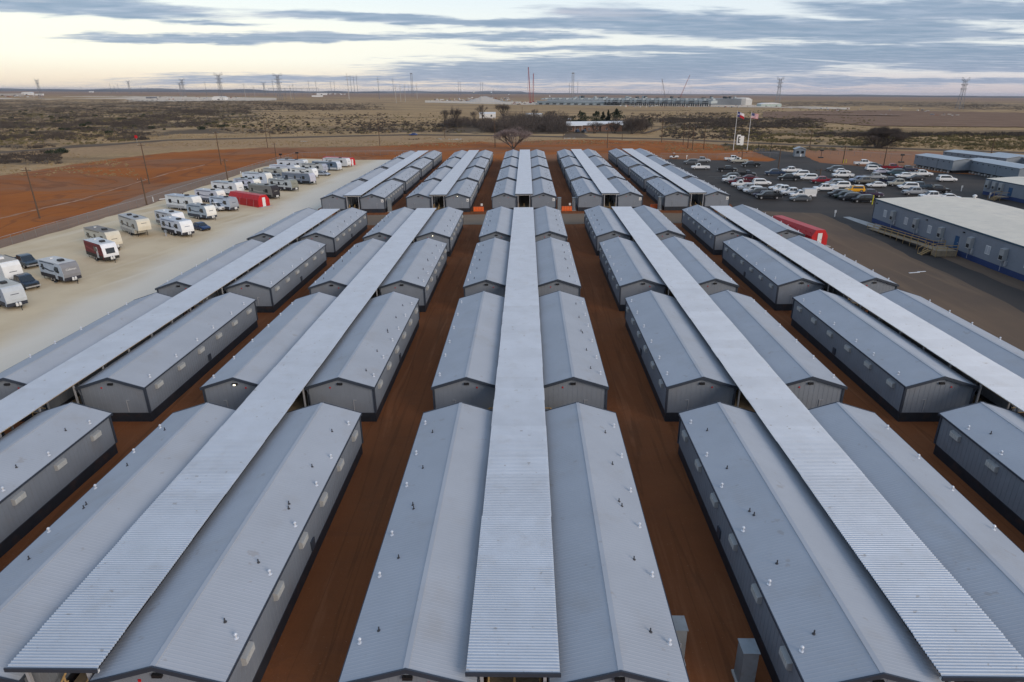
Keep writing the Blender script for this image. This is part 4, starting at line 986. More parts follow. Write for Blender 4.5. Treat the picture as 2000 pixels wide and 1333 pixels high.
rv(541, 389, HD+2, 9.8, 'grey camper with black nose right of the red shelter', body=(.18, .185, .17), nose=(.025, .022, .025), roof=(.24, .24, .21), low=(.03, .03, .03), H_=3.5, stripe=(.42, .42, .38), nwin=2)
rv(529, 362, HD+10, 10.0, 'tall white camper with window pair on its nose', body=(.52, .57, .64), nose=(.66, .65, .60), roof=(.46, .47, .44), H_=3.6, nosewin=False, nwin=3, band=False)
rv(578, 374, HD+6, 9.5, 'striped trailer with olive-grey rounded nose', body=(.42, .45, .46), nose=(.20, .20, .16), roof=(.34, .34, .30), low=(.03, .03, .04), stripe=(.05, .05, .06), nwin=3)
rv(613, 361, HD+8, 11.5, 'long dark-windowed trailer with pale oval nose', body=(.14, .17, .22), nose=(.42, .42, .48), roof=(.50, .47, .42), low=(.012, .015, .02), H_=3.4, stripe=(.45, .46, .50), nwin=3)
rv(560, 349, HD+8, 9.0, 'grey-beige trailer behind the pale SUV', body=(.38, .38, .34), nose=(.44, .43, .37), roof=(.44, .44, .40), nwin=1, band=False)
rv(584, 345, HD+12, 11.0, 'large white fifth-wheel camper, tallest of the far trailers', body=(.58, .60, .68), nose=(.66, .65, .60), roof=(.54, .55, .55), fifth=True, nwin=2, band=False, stripe=(.35, .38, .48))
rv(600, 333, HD+14, 12.0, 'white camper with black roof units against the far fence', body=(.50, .53, .58), nose=(.58, .60, .60), roof=(.42, .48, .52), fifth=True, acn=2, slide=True, stripe=(.10, .10, .12), low=(.3, .31, .33))
rv(618, 349, HD+12, 9.5, 'white trailer with rounded white nose beside the pale blue sedan', body=(.60, .62, .62), nose=(.70, .71, .72), roof=(.56, .56, .54), low=(.10, .11, .13), nwin=3)
rv(637, 339, HD+12, 10.0, 'white trailer with dark triangular nose pattern', body=(.46, .48, .48), nose=(.30, .32, .38), roof=(.26, .25, .22), low=(.30, .31, .33), stripe=(.05, .05, .06), nwin=3)
rv(664, 334, HD+12, 11.0, 'white toy hauler with navy upper band near the far red shelter', body=(.10, .14, .20), nose=(.52, .55, .60), roof=(.52, .54, .54), low=(.58, .60, .62), stripe=(.5, .52, .55), nwin=2)
rv(683, 327, HD+12, 11.0, 'white camper parked against the far red shelter', body=(.52, .53, .54), nose=(.60, .60, .60), roof=(.56, .56, .54), low=(.58, .58, .58), nwin=2, stripe=(.2, .2, .22), band=False)

# ------------------------------------------------------------------ office building and blocked-up buildings on the right
def wall_y(u, v, X):   # where the sight line meets the vertical plane x = X
    r = ray(u, v); t = (X-CX)/r.x; return r.y*t, CH+r.z*t
OX, OY, OH, OSK = 73.6, 137.0, 4.9, .95
off = empty('office_building', (OX, OY, 0), 0, 'long grey office building with pale flat roof and blue skirting', 'building')
OL, OW = 92.0, 20.5
MB().box(0, OW, -OL, 0, OSK, OH-.1).build('wall', M_wall, off)
MB().box(.03, OW-.03, -OL+.03, -.03, -.1, OSK).build('skirting', M_bluet, off)
MB().box(-.12, OW+.12, -OL-.12, .12, OH-.25, OH).build('fascia', M_teal, off)
MB().prism([(-.05, OH), (OW+.05, OH), (OW/2, OH+.35)], 'y', -OL-.05, .05).build('roof', M_flat, off)
MB().box(-.06, 0, -.12, 0, OSK+.02, OH-.26).build('corner_trim', M_trim, off)
def wall_unit(y, z=2.2):
    a = MB().box(-.62, 0, y-.48, y+.48, z, z+1.75).build('wall_air_conditioner', M_ac, off)
    MB().box(-.64, -.621, y-.36, y+.36, z+.15, z+.75).build('grille', M_dark, a)
    MB().prism([(-.68, z+1.75), (0, z+1.75), (0, z+1.88)], 'y', y-.5, y+.5).build('hood', M_ac, a)
    MB().bar((-.3, y, z), (-.3, y, .3), .04).build('conduit', M_steel, off)
    MB().box(-.28, 0, y-.85, y-.55, z-.7, z+.1).build('disconnect_box', M_steel, off)
for (u, v) in ((1747, 421), (1792, 435), (1842, 449), (1899, 472), (1965, 492)):
    y, z = wall_y(u, v, OX); wall_unit(y-OY, 1.95)
y, z = wall_y(2045, 520, OX); wall_unit(y-OY, 1.95)
for (u, v) in ((1730, 412), (1771, 426), (1817, 442), (1932, 480), (2010, 506)):
    y, z = wall_y(u, v, OX); y -= OY
    f_ = MB().box(-.05, 0, y-.55, y+.55, 1.95, 3.3).build('window', M_white, off)
    for s_ in (-1, 1):
        MB().box(-.06, -.051, y+(.04 if s_ > 0 else -.47), y+(.47 if s_ > 0 else -.04), 2.05, 3.2).build('pane', mat('pane_blind', (.42, .44, .47), .3, 0, 0.05), f_)
y, z = wall_y(1871, 461, OX); yd = y-OY
d = MB().box(-.05, 0, yd-.5, yd+.5, OSK+.1, OSK+2.2).build('door', mat('door_blue', (.015, .08, .19), .4), off)
MB().box(-.10, -.05, yd-.40, yd-.34, 2.0, 2.2).build('handle', M_steel, d)
for (u, v) in ((1714, 396), (1812, 428), (1884, 455)):
    y, z = wall_y(u, v, OX); MB().box(-.25, 0, y-OY-.12, y-OY+.12, 4.0, 4.2).build('wall_lamp', M_black, off)
# wooden ramp and stairs to the office door
rp = empty('wooden_ramp', (OX, OY, 0), 0, 'wooden access ramp with railings leading to the blue office door', 'ramp')
ya, _ = wall_y(1722, 442, OX-3); r0 = G(1718, 447)
ra = r0.y-OY; px0 = -3.6
MB().box(-4.2, -.7, yd-1.9, yd+1.6, OSK-.02, OSK+.1).build('landing', M_woodg, rp)
MB().prism([(ra, .05), (yd+1.6, OSK), (yd+1.6, OSK+.1), (ra, .12)], 'x', -4.2, -2.8).build('ramp_deck', M_woodg, rp)
rl = MB()
for x in (-4.2, -2.8):
    n = 9
    for k in range(n+1):
        t = k/n; y = ra+(yd+1.6-ra)*t; z = .05+(OSK)*t
        p_ = MB().bar((x, y, 0), (x, y, z+1.0), .05).build('post', M_wood, rp)
    for hh in (.5, .98):
        MB().bar((x, ra-.2, hh+.05), (x, yd+1.6, OSK+hh), .055).build('rail', M_wood, rp)
for (a, c) in (((-4.2, yd-1.9), (-.7, yd-1.9)), ((-4.2, yd-1.9), (-4.2, yd-.7)), ((-2.8, yd+1.6), (-.7, yd+1.6))):
    for hh in (.5, 1.0): MB().bar((*a, OSK+hh), (*c, OSK+hh), .055).build('rail', M_wood, rp)
for (x, y) in ((-4.2, yd-1.9), (-2.5, yd-1.9), (-.8, yd-1.9), (-4.2, yd-.7), (-.8, yd+1.6), (-4.2, yd+.6)):
    MB().bar((x, y, 0), (x, y, OSK+1.05), .06).build('post', M_wood, rp)
for k in range(5):
    MB().box(-4.25-.3*(k+1), -4.22-.3*k, yd-.6, yd+.6, OSK-.17*(k+1)-.05, OSK-.17*(k+1)).build('step', M_wood, rp)
for y in (yd-.6, yd+.6):
    MB().bar((-4.2, y, OSK+1.0), (-5.8, y, .95), .05).build('rail', M_wood, rp); MB().bar((-5.75, y, 0), (-5.75, y, 1.0), .05).build('post', M_wood, rp)
MB().box(-4.22, -4.18, yd-1.85, yd-.65, .1, OSK-.05).box(-4.15, -.75, yd-1.92, yd-1.88, .1, OSK-.05).build('skirt_board', M_woodg, rp)
v_ = empty('roof_fan', (93.6, 136.2, OH+.02), 0, 'white mushroom exhaust fan on the far edge of the pale office roof', 'fan')
pf_ = G(1903, 388, OH); v_.location = (min(max(pf_.x, 80), OX+OW-.8), min(pf_.y, OY-.8), OH+.05)
MB().bar((0, 0, 0), (0, 0, .35), .25, .22, 10).build('curb', M_white, v_); MB().bar((0, 0, .35), (0, 0, .55), .42, .42, 12).bar((0, 0, .55), (0, 0, .75), .42, .12, 12).build('cap', M_white, v_)

def block_bldg(x0, y0, L_, w, rz, label, h=3.9, side='near'):
    r_ = empty('modular_building', (x0, y0, 0), rz, label, 'building', 'blue-grey modular buildings raised on blocks')
    MB().prism([(0, .85), (w, .85), (w, h), (w/2, h+.45), (0, h)], 'y', -L_, 0).build('wall', M_bwall, r_)
    for s_ in (0, 1):
        a = (-.12, h+.0) if s_ == 0 else (w+.12, h+.0)
        MB().prism([a, (w/2, h+.47), (w/2, h+.54), (a[0], a[1]+.07)], 'y', -L_-.12, .12).build('roof_slope', M_broof, r_)
    for e in (-L_-.1, .04):
        MB().prism([(-.12, h-.15), (w/2, h+.33), (w+.12, h-.15), (w+.12, h+.02), (w/2, h+.48), (-.12, h+.02)], 'y', e, e+.06).build('rake_board', M_trim, r_)
    MB().box(-.04, 0, -L_*.62-.03, -L_*.62+.03, .87, h-.02).build('seam_trim', M_trim, r_)
    n = int(L_/2.6)
    for k in range(n):
        y = -1.2-k*2.6
        MB().box(-.06, 0, y-.22, y+.22, h-.75, h-.45).build('wall_vent', M_trim, r_)
    for k in range(int(L_/1.5)):
        y = -.6-k*1.5
        MB().box(-.2, .3, y-.25, y+.25, 0, .45+.2*(k % 2)).build('support_block', M_conc, r_)
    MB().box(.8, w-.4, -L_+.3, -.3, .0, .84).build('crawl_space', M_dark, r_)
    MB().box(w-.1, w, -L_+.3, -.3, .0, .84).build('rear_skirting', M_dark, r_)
    return r_
def place_bb(u0, v0, u1, v1, w, label):
    a = G(u0, v0); c = G(u1, v1); L_ = (c-a).length; ang = math.atan2(c.y-a.y, c.x-a.x)+math.pi/2
    return block_bldg(a.x, a.y, L_, w, ang, label)
place_bb(1783, 326, 1857, 339, 8.0, 'blue-grey modular building on blocks behind the far right parked cars')
place_bb(1880, 336, 1985, 357, 8.0, 'blue-grey modular building on blocks, nearer one, partly behind the second office')
place_bb(1838, 318, 1960, 334, 9.0, 'blue-grey modular building farther back with broad pale roof')
place_bb(1925, 324, 2080, 345, 8.0, 'pale-roofed modular building at the right picture edge, farthest')
p = G(1918, 380)
of2 = empty('second_office_building', (p.x, p.y, 0), R(3), 'grey office building with three wall air conditioners at the right edge', 'building')
MB().box(0, 16, -26, 0, .9, 4.0).build('wall', M_wall, of2); MB().box(.03, 15.97, -25.97, -.03, -.1, .9).build('skirting', M_bluet, of2)
MB().box(-.1, 16.1, -26.1, .1, 3.9, 4.1).build('fascia', M_teal, of2); MB().prism([(0, 4.1), (16, 4.1), (8, 4.4)], 'y', -26, 0).build('roof', M_flat, of2)
for k in range(3): 
    a = MB().box(-.6, 0, -2.0-2.3*k, -.9-2.3*k, 1.9, 3.7).build('wall_air_conditioner', M_ac, of2); MB().box(-.62, -.601, -1.8-2.3*k, -1.1-2.3*k, 2.0, 2.6).build('grille', M_dark, a)
MB().box(-.05, 0, -9.6, -8.4, 1.0, 3.0).build('door', mat('door_blue', (.015, .08, .19), .4), of2)
st = empty('wooden_stairs', (p.x-.9, p.y-8.9, 0), R(3), 'small wooden porch and stairs at the second office door', 'stairs')
MB().box(-1.5, .6, -1.2, 1.2, .8, .9).build('landing', M_woodg, st)
for k in range(4): MB().box(-1.55-.3*(k+1), -1.52-.3*k, -1, 1, .72-.2*k, .77-.2*k).build('step', M_wood, st)
for s_ in (-1.1, 1.1):
    MB().bar((-1.5, s_, 1.9), (.6, s_, 1.9), .05).bar((-1.5, s_, 1.9), (-2.9, s_, 1.05), .05).bar((-1.5, s_, 0), (-1.5, s_, 1.9), .05).bar((-2.9, s_, 0), (-2.9, s_, 1.05), .05).build('rail', M_wood, st)

# gatehouse, sign, flags
p = G(1560, 306); ghz = p.z
gh = empty('gatehouse', p, R(-12), 'small blue-grey gatehouse beside the entrance drive', 'gatehouse')
MB().prism([(-2.0, 0.1), (2.0, .1), (2.0, 2.9), (0, 3.6), (-2.0, 2.9)], 'y', -1.8, 1.8).build('wall', M_bwall, gh)
for s_ in (-1, 1): MB().prism([(s_*2.3, 2.85), (0, 3.68), (0, 3.78), (s_*2.3, 2.95)], 'y', -2.1, 2.1).build('roof_slope', M_broof, gh)
for k in (-1, 1): 
    f_ = MB().box(k*.9-.5, k*.9+.5, -1.86, -1.8, 1.3, 2.3).build('window', M_glass, gh)
MB().box(.1, .6, -1.87, -1.81, .15, 1.2).build('notice_board', M_white, gh)
MB().box(-1.5, -.6, 1.8, 1.86, .1, 2.2).build('door', M_trim, gh)
def ground_pole(name, p, h, r0, r1, m, label, cat, group=None): 
    r_ = empty(name, p, 0, label, cat, group); MB().bar((0, 0, -.2), (0, 0, h), r0, r1, 8).build('pole', m, r_); return r_
def flag_mesh(L_, h, fold):
    nx_, nz_ = 14, 8
    def pt(i, j):
        s_ = i/nx_; t = j/nz_
        return (s_*L_*.93, .18*math.sin(s_*7+t*1.5)*(s_+.15)*L_*.4, -t*h-s_*s_*h*fold+.06*math.sin(s_*9))
    return nx_, nz_, pt
def flag(px, py, h, kind, label):
    p = G(px, py); rp_ = ground_pole('flagpole', p, h, .16, .08, M_white, label[0], 'flagpole', 'twin white flagpoles by the entrance')
    MB().bar((0, 0, h), (0, 0, h+.22), .12, .02, 8).build('finial', M_rim, rp_)
    L_, fh = 3.2, 2.1
    nx_, nz_, pt = flag_mesh(L_, fh, .55 if kind == 'tx' else .25)
    fl = empty('flag', (p.x+.12, p.y, p.z+h-.4), R(-8), label[1], 'flag')
    def seg(name, i0, i1, j0, j1, m, dy=0):
        vs = []; fs = []
        for i in range(i0, i1+1):
            for j in range(j0, j1+1): a = pt(i, j); vs.append((a[0], a[1]+dy, a[2]))
        w_ = j1-j0+1; fs = [(a*w_+c, (a+1)*w_+c, (a+1)*w_+c+1, a*w_+c+1) for a in range(i1-i0) for c in range(j1-j0)]
        mb = MB(); mb.add(vs, fs); k = len(vs); mb.add([(x, y+.02, z) for x, y, z in vs], fs)
        return mb.build(name, m, fl)
    MBL = mat('flag_blue', (.015, .03, .14), .7); MRD = mat('flag_red', (.45, .015, .03), .7); MWT = mat('flag_white', (.75, .72, .74), .7)
    if kind == 'tx':
        seg('blue_field', 0, 5, 0, 8, MBL); seg('white_stripe', 5, 14, 0, 4, MWT); seg('red_stripe', 5, 14, 4, 8, MRD)
        a = pt(2, 4); st_ = []
        for k in range(10):
            rr_ = .42 if k % 2 == 0 else .17; t = math.pi/2+k*math.pi/5; st_.append((a[0]+.1+rr_*math.cos(t), a[2]+rr_*math.sin(t)))
        MB().prism(st_, 'y', a[1]-.06, a[1]-.02).build('star', MWT, fl)
    else:
        # thirteen stripes along the height
        for k in range(13):
            i0 = 6 if k < 7 else 0; m_ = MRD if k % 2 == 0 else MWT
            vs = []; n_ = 14-i0
            for i in range(i0, 15):
                s_ = i/14
                for t in (k/13, (k+1)/13):
                    vs.append((s_*L_*.93, .18*math.sin(s_*7+t*1.5)*(s_+.15)*L_*.4, -t*fh-s_*s_*fh*.25+.06*math.sin(s_*9)))
            fs = [(2*a, 2*a+2, 2*a+3, 2*a+1) for a in range(n_)]
            mb = MB(); mb.add(vs, fs); mb.add([(x, y+.02, z) for x, y, z in vs], fs); mb.build('stripe', m_, fl)
        vs = []
        for i in range(0, 7):
            s_ = i/14
            for t in (0, 7/13): vs.append((s_*L_*.93, .18*math.sin(s_*7+t*1.5)*(s_+.15)*L_*.4, -t*fh-s_*s_*fh*.25+.06*math.sin(s_*9)))
        mb = MB(); fs = [(2*a, 2*a+2, 2*a+3, 2*a+1) for a in range(6)]; mb.add(vs, fs); mb.add([(x, y+.02, z) for x, y, z in vs], fs); mb.build('blue_canton', MBL, fl)
        stn = MB()
        for r_i in range(5):
            for c_i in range(6):
                x = .12+c_i*.21; z = -.13-r_i*.21; s_ = x/(L_*.93); y = .18*math.sin(s_*7)*(s_+.15)*L_*.4
                stn.box(x-.035, x+.035, y-.03, y-.01, z-.035, z+.035)
        stn.build('stars', MWT, fl)
flag(1432, 294, 16.5, 'tx', ('left white flagpole carrying the blue, white and red lone star flag', 'blue, white and red lone star flag on the left flagpole'))
flag(1459, 294.5, 16.0, 'us', ('right white flagpole carrying the stars and stripes', 'stars and stripes flag on the right flagpole'))
p = G(1444, 285); sg = empty('entrance_sign', p, R(10), 'tall white two-panel entrance sign between the flagpoles', 'sign')
MB().box(-1.6, .2, -.2, .2, .3, 5.0).build('left_panel', M_white, sg); MB().box(.25, 1.9, -.15, .25, .1, 4.4).build('right_panel', M_white, sg)
MB().box(-1.15, -.1, -.23, -.205, 1.2, 1.9).box(-1.15, -.6, -.23, -.205, 1.9, 3.9).box(-1.0, 0, -.23, -.205, 2.4, 2.9).box(-1.1, 0, -.23, -.205, 3.7, 4.3).build('emblem', M_black, sg)
def gate_frame():
    p = G(1490, 297); r_ = empty('pipe_gate', p, R(-15), 'dark pipe gate frame over the entrance drive', 'gate')
    MB().bar((-2, 0, 0), (-2, 0, 3.8), .1).build('post', M_black, r_); MB().bar((3, 0, 0), (3, 0, 3.8), .1).build('post', M_black, r_); MB().bar((-2.4, 0, 3.7), (3.6, 0, 3.7), .1).build('beam', M_black, r_)
gate_frame()

# ------------------------------------------------------------------ utility poles, light poles, fences
poles = [(-20, 500, 400), (78, 427, 330), (287, 401, 348), (292, 360, 283), (432, 322, 260), (445, 352, 312), (523, 289, 238), (528, 272, 243), (742, 285, 234), (967, 289, 238), (1186, 290, 242), (1292, 278, 237), (1334, 284, 243), (1343, 290, 247), (1352, 294, 248),
         (1374, 293, 246), (1100, 272, 262), (1215, 274, 262), (869, 271, 250), (1273, 252, 228), (1581, 291, 256), (1646, 319, 286), (1725, 328, 288), (1935, 303, 272), (1519, 337, 290), (965, 250, 230), (1020, 223, 210), (540, 312, 280), (1601, 347, 330), (1448, 318, 296)]
nn = ['nearest, by the left picture edge', 'in the red dirt left of the trailers', 'at the track bend left of the trailers', 'behind the track bend', 'beyond the fence above the trailers', 'short one by the fence corner', 'left of the far red shelter, tall', 'just right of the tall one in the red field',
      'alone near the leftmost row', 'behind the second row', 'behind the second row from right', 'first of the five east of the house', 'second of the five east of the house', 'third of the five east of the house', 'fourth of the five east of the house', 'fifth and tallest east of the house',
      'short one left of the house drive', 'short one right of the house', 'left of the bare trees', 'right of the house grove', 'right of the gatehouse', 'at the lot\'s far edge', 'right of the white pickup at the far edge', 'in the red strip at far right', 'in the left part of the parking lot', 'before the bare trees', 'beyond the thicket', 'by the RV lot\'s far fence', 'beside the red pickup', 'by the cream pickup']
for (u, v, vt), w_ in zip(poles, nn):
    p = G(u, v); h = (v-vt)/PXM(p)*1.0; lot = u in (1646, 1725, 1519, 1601, 1448)
    r_ = empty('light_pole' if lot else 'utility_pole', p, rng.uniform(-.3, .3), ('brown timber light pole ' if lot else 'brown timber utility pole ')+w_, 'pole', 'light poles of the car park' if lot else 'utility poles in the fields')
    MB().bar((0, 0, -.3), (0, 0, h), .20, .13, 7).build('pole', M_pole, r_)
    if lot:
        MB().bar((-1.6, 0, h-.5), (1.6, 0, h-.5), .06).build('crossarm', M_pole, r_)
        for s_ in (-1, 1): MB().box(s_*1.5-.25, s_*1.5+.25, -.25, .1, h-.72, h-.55).build('floodlight', M_black, r_)
    elif h > 6:
        MB().bar((-1.1, 0, h-.7), (1.1, 0, h-.7), .07).build('crossarm', M_pole, r_)
        for s_ in (-1, 0, 1): MB().bar((s_*.95, 0, h-.63), (s_*.95, 0, h-.35), .05).build('insulator', M_steel, r_)
# overhead line along the highway poles
line = [G(1292, 278), G(1334, 284), G(1374, 293)]
for (u, v, vt, lb) in ((550, 318, 304, 'left black floodlight mast by the RV lot fence'), (582, 315, 301, 'right black floodlight mast by the RV lot fence'), (1603, 309, 296, 'short dark mast right of the gatehouse'), (1760, 318, 305, 'short dark mast left of the blocked-up buildings')):
    p = G(u, v); h = (v-vt)/PXM(p); r_ = empty('floodlight_mast', p, 0, lb, 'light mast'); MB().bar((0, 0, 0), (0, 0, h), .10).build('pole', M_black, r_); MB().box(-.6, .6, -.25, .25, h, h+.6).build('floodlight', M_black, r_); MB().box(-.8, .8, -.6, .6, 0, .4).build('base', M_black, r_)
# yellow bollards
for (u, v, lb) in ((1595, 358, 'yellow bollard below the red pickup, left one'), (1608, 359, 'yellow bollard below the red pickup, right one'), (1647, 319.5, 'yellow bollard at the foot of the far edge pole, left'), (1652, 319, 'yellow bollard at the foot of the far edge pole, right'), (1703, 400, 'tall yellow-green bollard at the office building corner')):
    p = G(u, v); r_ = empty('bollard', p, 0, lb, 'bollard', 'yellow bollards'); hh = 1.3 if u != 1703 else 2.2
    MB().bar((0, 0, 0), (0, 0, hh), .12, .12, 8).bar((0, 0, hh), (0, 0, hh+.08), .12, .04, 8).build('post', mat('bollard_yellow', (.55, .5, .02), .5), r_)
# white marker posts, small white sign
for (u, v, lb) in ((1630, 424, 'white marker post on the asphalt before the office'), (1932, 388, 'white marker post between the two offices'), (1877, 374, 'small white sign on a post right of the large white SUV'), (1341, 311, 'thin white post behind the silver-white pickup')):
    p = G(u, v); r_ = empty('marker_post', p, 0, lb, 'marker post'); MB().box(-.08, .08, -.06, .06, 0, 1.4).build('post', M_white, r_); MB().box(-.22, .22, -.08, -.065, .9, 1.5).build('plate', M_white, r_)
# planks on the ground, water hook-ups by the track
p = G(1793, 533); r_ = empty('loose_planks', (p.x, p.y, .03), .2, 'two pale planks lying on the side yard dirt', 'planks'); MB().box(-1.6, .2, -.15, .1, 0, .06).build('plank', M_white, r_); MB().box(.1, 1.5, .1, .32, 0, .06).build('plank', M_white, r_)
for (u, v, lb) in ((300, 395, 'white pipe stub by the track, left of the dark hook-up posts'), (471, 343, 'white pipe stub by the track, near the far trailers')):
    p = G(u, v); r_ = empty('water_hookup', p, R(45), lb, 'water hookup', 'pipe hook-ups along the track'); MB().bar((0, 0, 0), (0, 0, 1.4), .12).build('riser', M_white, r_)
    MB().bar((1.5, 0, .5), (4.5, 0, .5), .12).build('pipe', M_white, r_)
    for x in (4.8, 6.3, 7.6): MB().bar((x, 0, 0), (x, 0, 1.5), .16).build('bollard_post', M_pole, r_)
for (u, v, lb) in ((325, 462, 'grey-blue board standing beside the cream fifth wheel'),):
    p = G(u, v); r_ = empty('utility_pedestal', p, 0, lb, 'pedestal'); MB().box(-.15, .15, -.1, .1, 0, 1.2).build('post', M_steel, r_); MB().box(-.2, .2, -.14, .14, .8, 1.3).build('meter_box', M_bwall, r_)
M_mesh = bpy.data.materials.new('chain_link'); M_mesh.use_nodes = True; cb = NB(M_mesh.node_tree); P = M_mesh.node_tree.nodes['Principled BSDF']
P.inputs['Base Color'].default_value = (.22, .21, .20, 1); P.inputs['Roughness'].default_value = .5
ge = cb.N.new('ShaderNodeNewGeometry'); x_, y_, z_ = cb.sep(ge.outputs['Position']); s1 = cb.m('ADD', cb.m('MULTIPLY', cb.m('ADD', x_, y_), 12.0), cb.m('MULTIPLY', z_, 12.0)); s2 = cb.m('SUBTRACT', cb.m('MULTIPLY', cb.m('ADD', x_, y_), 12.0), cb.m('MULTIPLY', z_, 12.0))
w1 = cb.m('GREATER_THAN', cb.m('FRACT', s1), .93); w2 = cb.m('GREATER_THAN', cb.m('FRACT', s2), .93)
cb.put(P.inputs['Alpha'], cb.m('MULTIPLY', cb.m('MAXIMUM', w1, w2), .8))
def fence(pts, label, h=1.9, step=3.2):
    P_ = [G(*p) for p in pts]; o = P_[0]; r_ = empty('chain_link_fence', (o.x, o.y, 0), 0, label, 'fence', 'chain-link fences round the camp')
    PM = MB().bar((0, 0, 0), (0, 0, h+.08), .045, .045, 6).mesh('post', mat('fence_post_steel', (.22, .21, .20), .5, .2)); tot = 0
    for a, c in zip(P_, P_[1:]):
        n = max(1, int((c-a).length/step))
        for k in range(n):
            q_ = a.lerp(c, k/n)-o; obj('post', PM, r_, (q_.x, q_.y, H(q_.x+o.x, q_.y+o.y)))
            q2 = a.lerp(c, (k+1)/n)-o; z0 = H(q_.x+o.x, q_.y+o.y); z1 = H(q2.x+o.x, q2.y+o.y)
            mb_f.add([(q_.x+o.x, q_.y+o.y, z0+.05), (q2.x+o.x, q2.y+o.y, z1+.05), (q2.x+o.x, q2.y+o.y, z1+h), (q_.x+o.x, q_.y+o.y, z0+h)], [(0, 1, 2, 3)]) if False else None
            F.setdefault(r_.name, []).append(((q_.x, q_.y, z0), (q2.x, q2.y, z1)))
    mm = MB(); rr_ = MB()
    for a, c in F[r_.name]:
        mm.add([(a[0], a[1], a[2]+.05), (c[0], c[1], c[2]+.05), (c[0], c[1], c[2]+h), (a[0], a[1], a[2]+h)], [(0, 1, 2, 3)])
        rr_.bar((a[0], a[1], a[2]+h), (c[0], c[1], c[2]+h), .03)
    mm.build('mesh_panel', M_mesh, r_); rr_.build('top_rail', M_steel, r_)
F = {}; mb_f = None
fence([(-120, 530), (0, 485), (173, 433), (286, 401), (500, 330), (575, 308)], 'chain-link fence between the gravel lot and the perimeter track')
fence([(575, 308), (700, 304), (860, 303)], 'chain-link fence behind the far red shelter')
fence([(1290, 309), (1400, 311), (1470, 307), (1520, 309)], 'chain-link fence along the far left edge of the asphalt lot')
fence([(1565, 297), (1700, 308), (1780, 313)], 'chain-link fence right of the gatehouse')

# parking lines
pl = MB()
for (u, v, a) in [(1400+i*14, 346+i*3.6, 0) for i in range(9)]+[(1540+i*15, 340+i*2.0, 0) for i in range(6)]+[(1690+i*14, 326+i*2.4, 0) for i in range(8)]+[(1500+i*14, 372+i*3, 0) for i in range(6)]:
    p = G(u, v); d_ = Vector((math.cos(R(-8)), math.sin(R(-8)), 0)); n_ = Vector((-d_.y, d_.x, 0))
    q0, q1 = p-d_*2.7, p+d_*2.7
    pl.add([(q0+n_*.06)+Vector((0, 0, .024)), (q0-n_*.06)+Vector((0, 0, .024)), (q1-n_*.06)+Vector((0, 0, .024)), (q1+n_*.06)+Vector((0, 0, .024))], [(0, 1, 2, 3)])
o = pl.build('parking_lines', M_line); o['kind'] = 'structure'

# ------------------------------------------------------------------ trees and brush
def cloud_mesh(name, centres, m, seed, n_per, size, thin, upb=0.3):
    """many small blades spread through ellipsoids; centres: (x,y,z,rx,ry,rz)"""
    rs = np.random.RandomState(seed); V = []
    for (x, y, z, rx, ry, rz) in centres:
        n = n_per
        d = rs.normal(size=(n, 3)); d /= np.linalg.norm(d, axis=1)[:, None]; r = rs.uniform(.35, 1.0, n)**.6
        c = d*r[:, None]*np.array([rx, ry, rz])+np.array([x, y, z])
        dirv = d*.8+rs.normal(size=(n, 3))*.5+np.array([0, 0, upb]); dirv /= np.linalg.norm(dirv, axis=1)[:, None]
        sv_ = rs.normal(size=(n, 3)); sv_ -= dirv*(sv_*dirv).sum(1)[:, None]; sv_ /= np.linalg.norm(sv_, axis=1)[:, None]
        L_ = size*rs.uniform(.5, 1.3, n)[:, None]; w_ = L_*thin
        V.append(np.stack([c-dirv*L_*.5-sv_*w_*.5, c-dirv*L_*.5+sv_*w_*.5, c+dirv*L_*.5], 1).reshape(-1, 3))
    V = np.concatenate(V); n = len(V)//3
    me = bpy.data.meshes.new(name); me.vertices.add(len(V)); me.vertices.foreach_set('co', V.ravel().astype('f4'))
    me.loops.add(len(V)); me.loops.foreach_set('vertex_index', np.arange(len(V), dtype='i4')); me.polygons.add(n)
    me.polygons.foreach_set('loop_start', np.arange(0, len(V), 3, dtype='i4')); me.polygons.foreach_set('loop_total', np.full(n, 3, dtype='i4'))
    me.update(calc_edges=True); me.materials.append(m); return me
def limbs(mb, p, d, L_, r_, depth, rr, tips, spread=.55):
    q_ = p+d*L_; mb.bar(p, q_, r_, r_*.65, 5)
    if depth == 0: tips.append(q_)
    if depth == 0: return
    for k in range(rr.choice((2, 3, 3))):
        nd = (d+Vector((rr.uniform(-1, 1), rr.uniform(-1, 1), rr.uniform(-.2, .8)))*spread).normalized()
        limbs(mb, q_, nd, L_*rr.uniform(.65, .95), r_*.62, depth-1, rr, tips, spread)
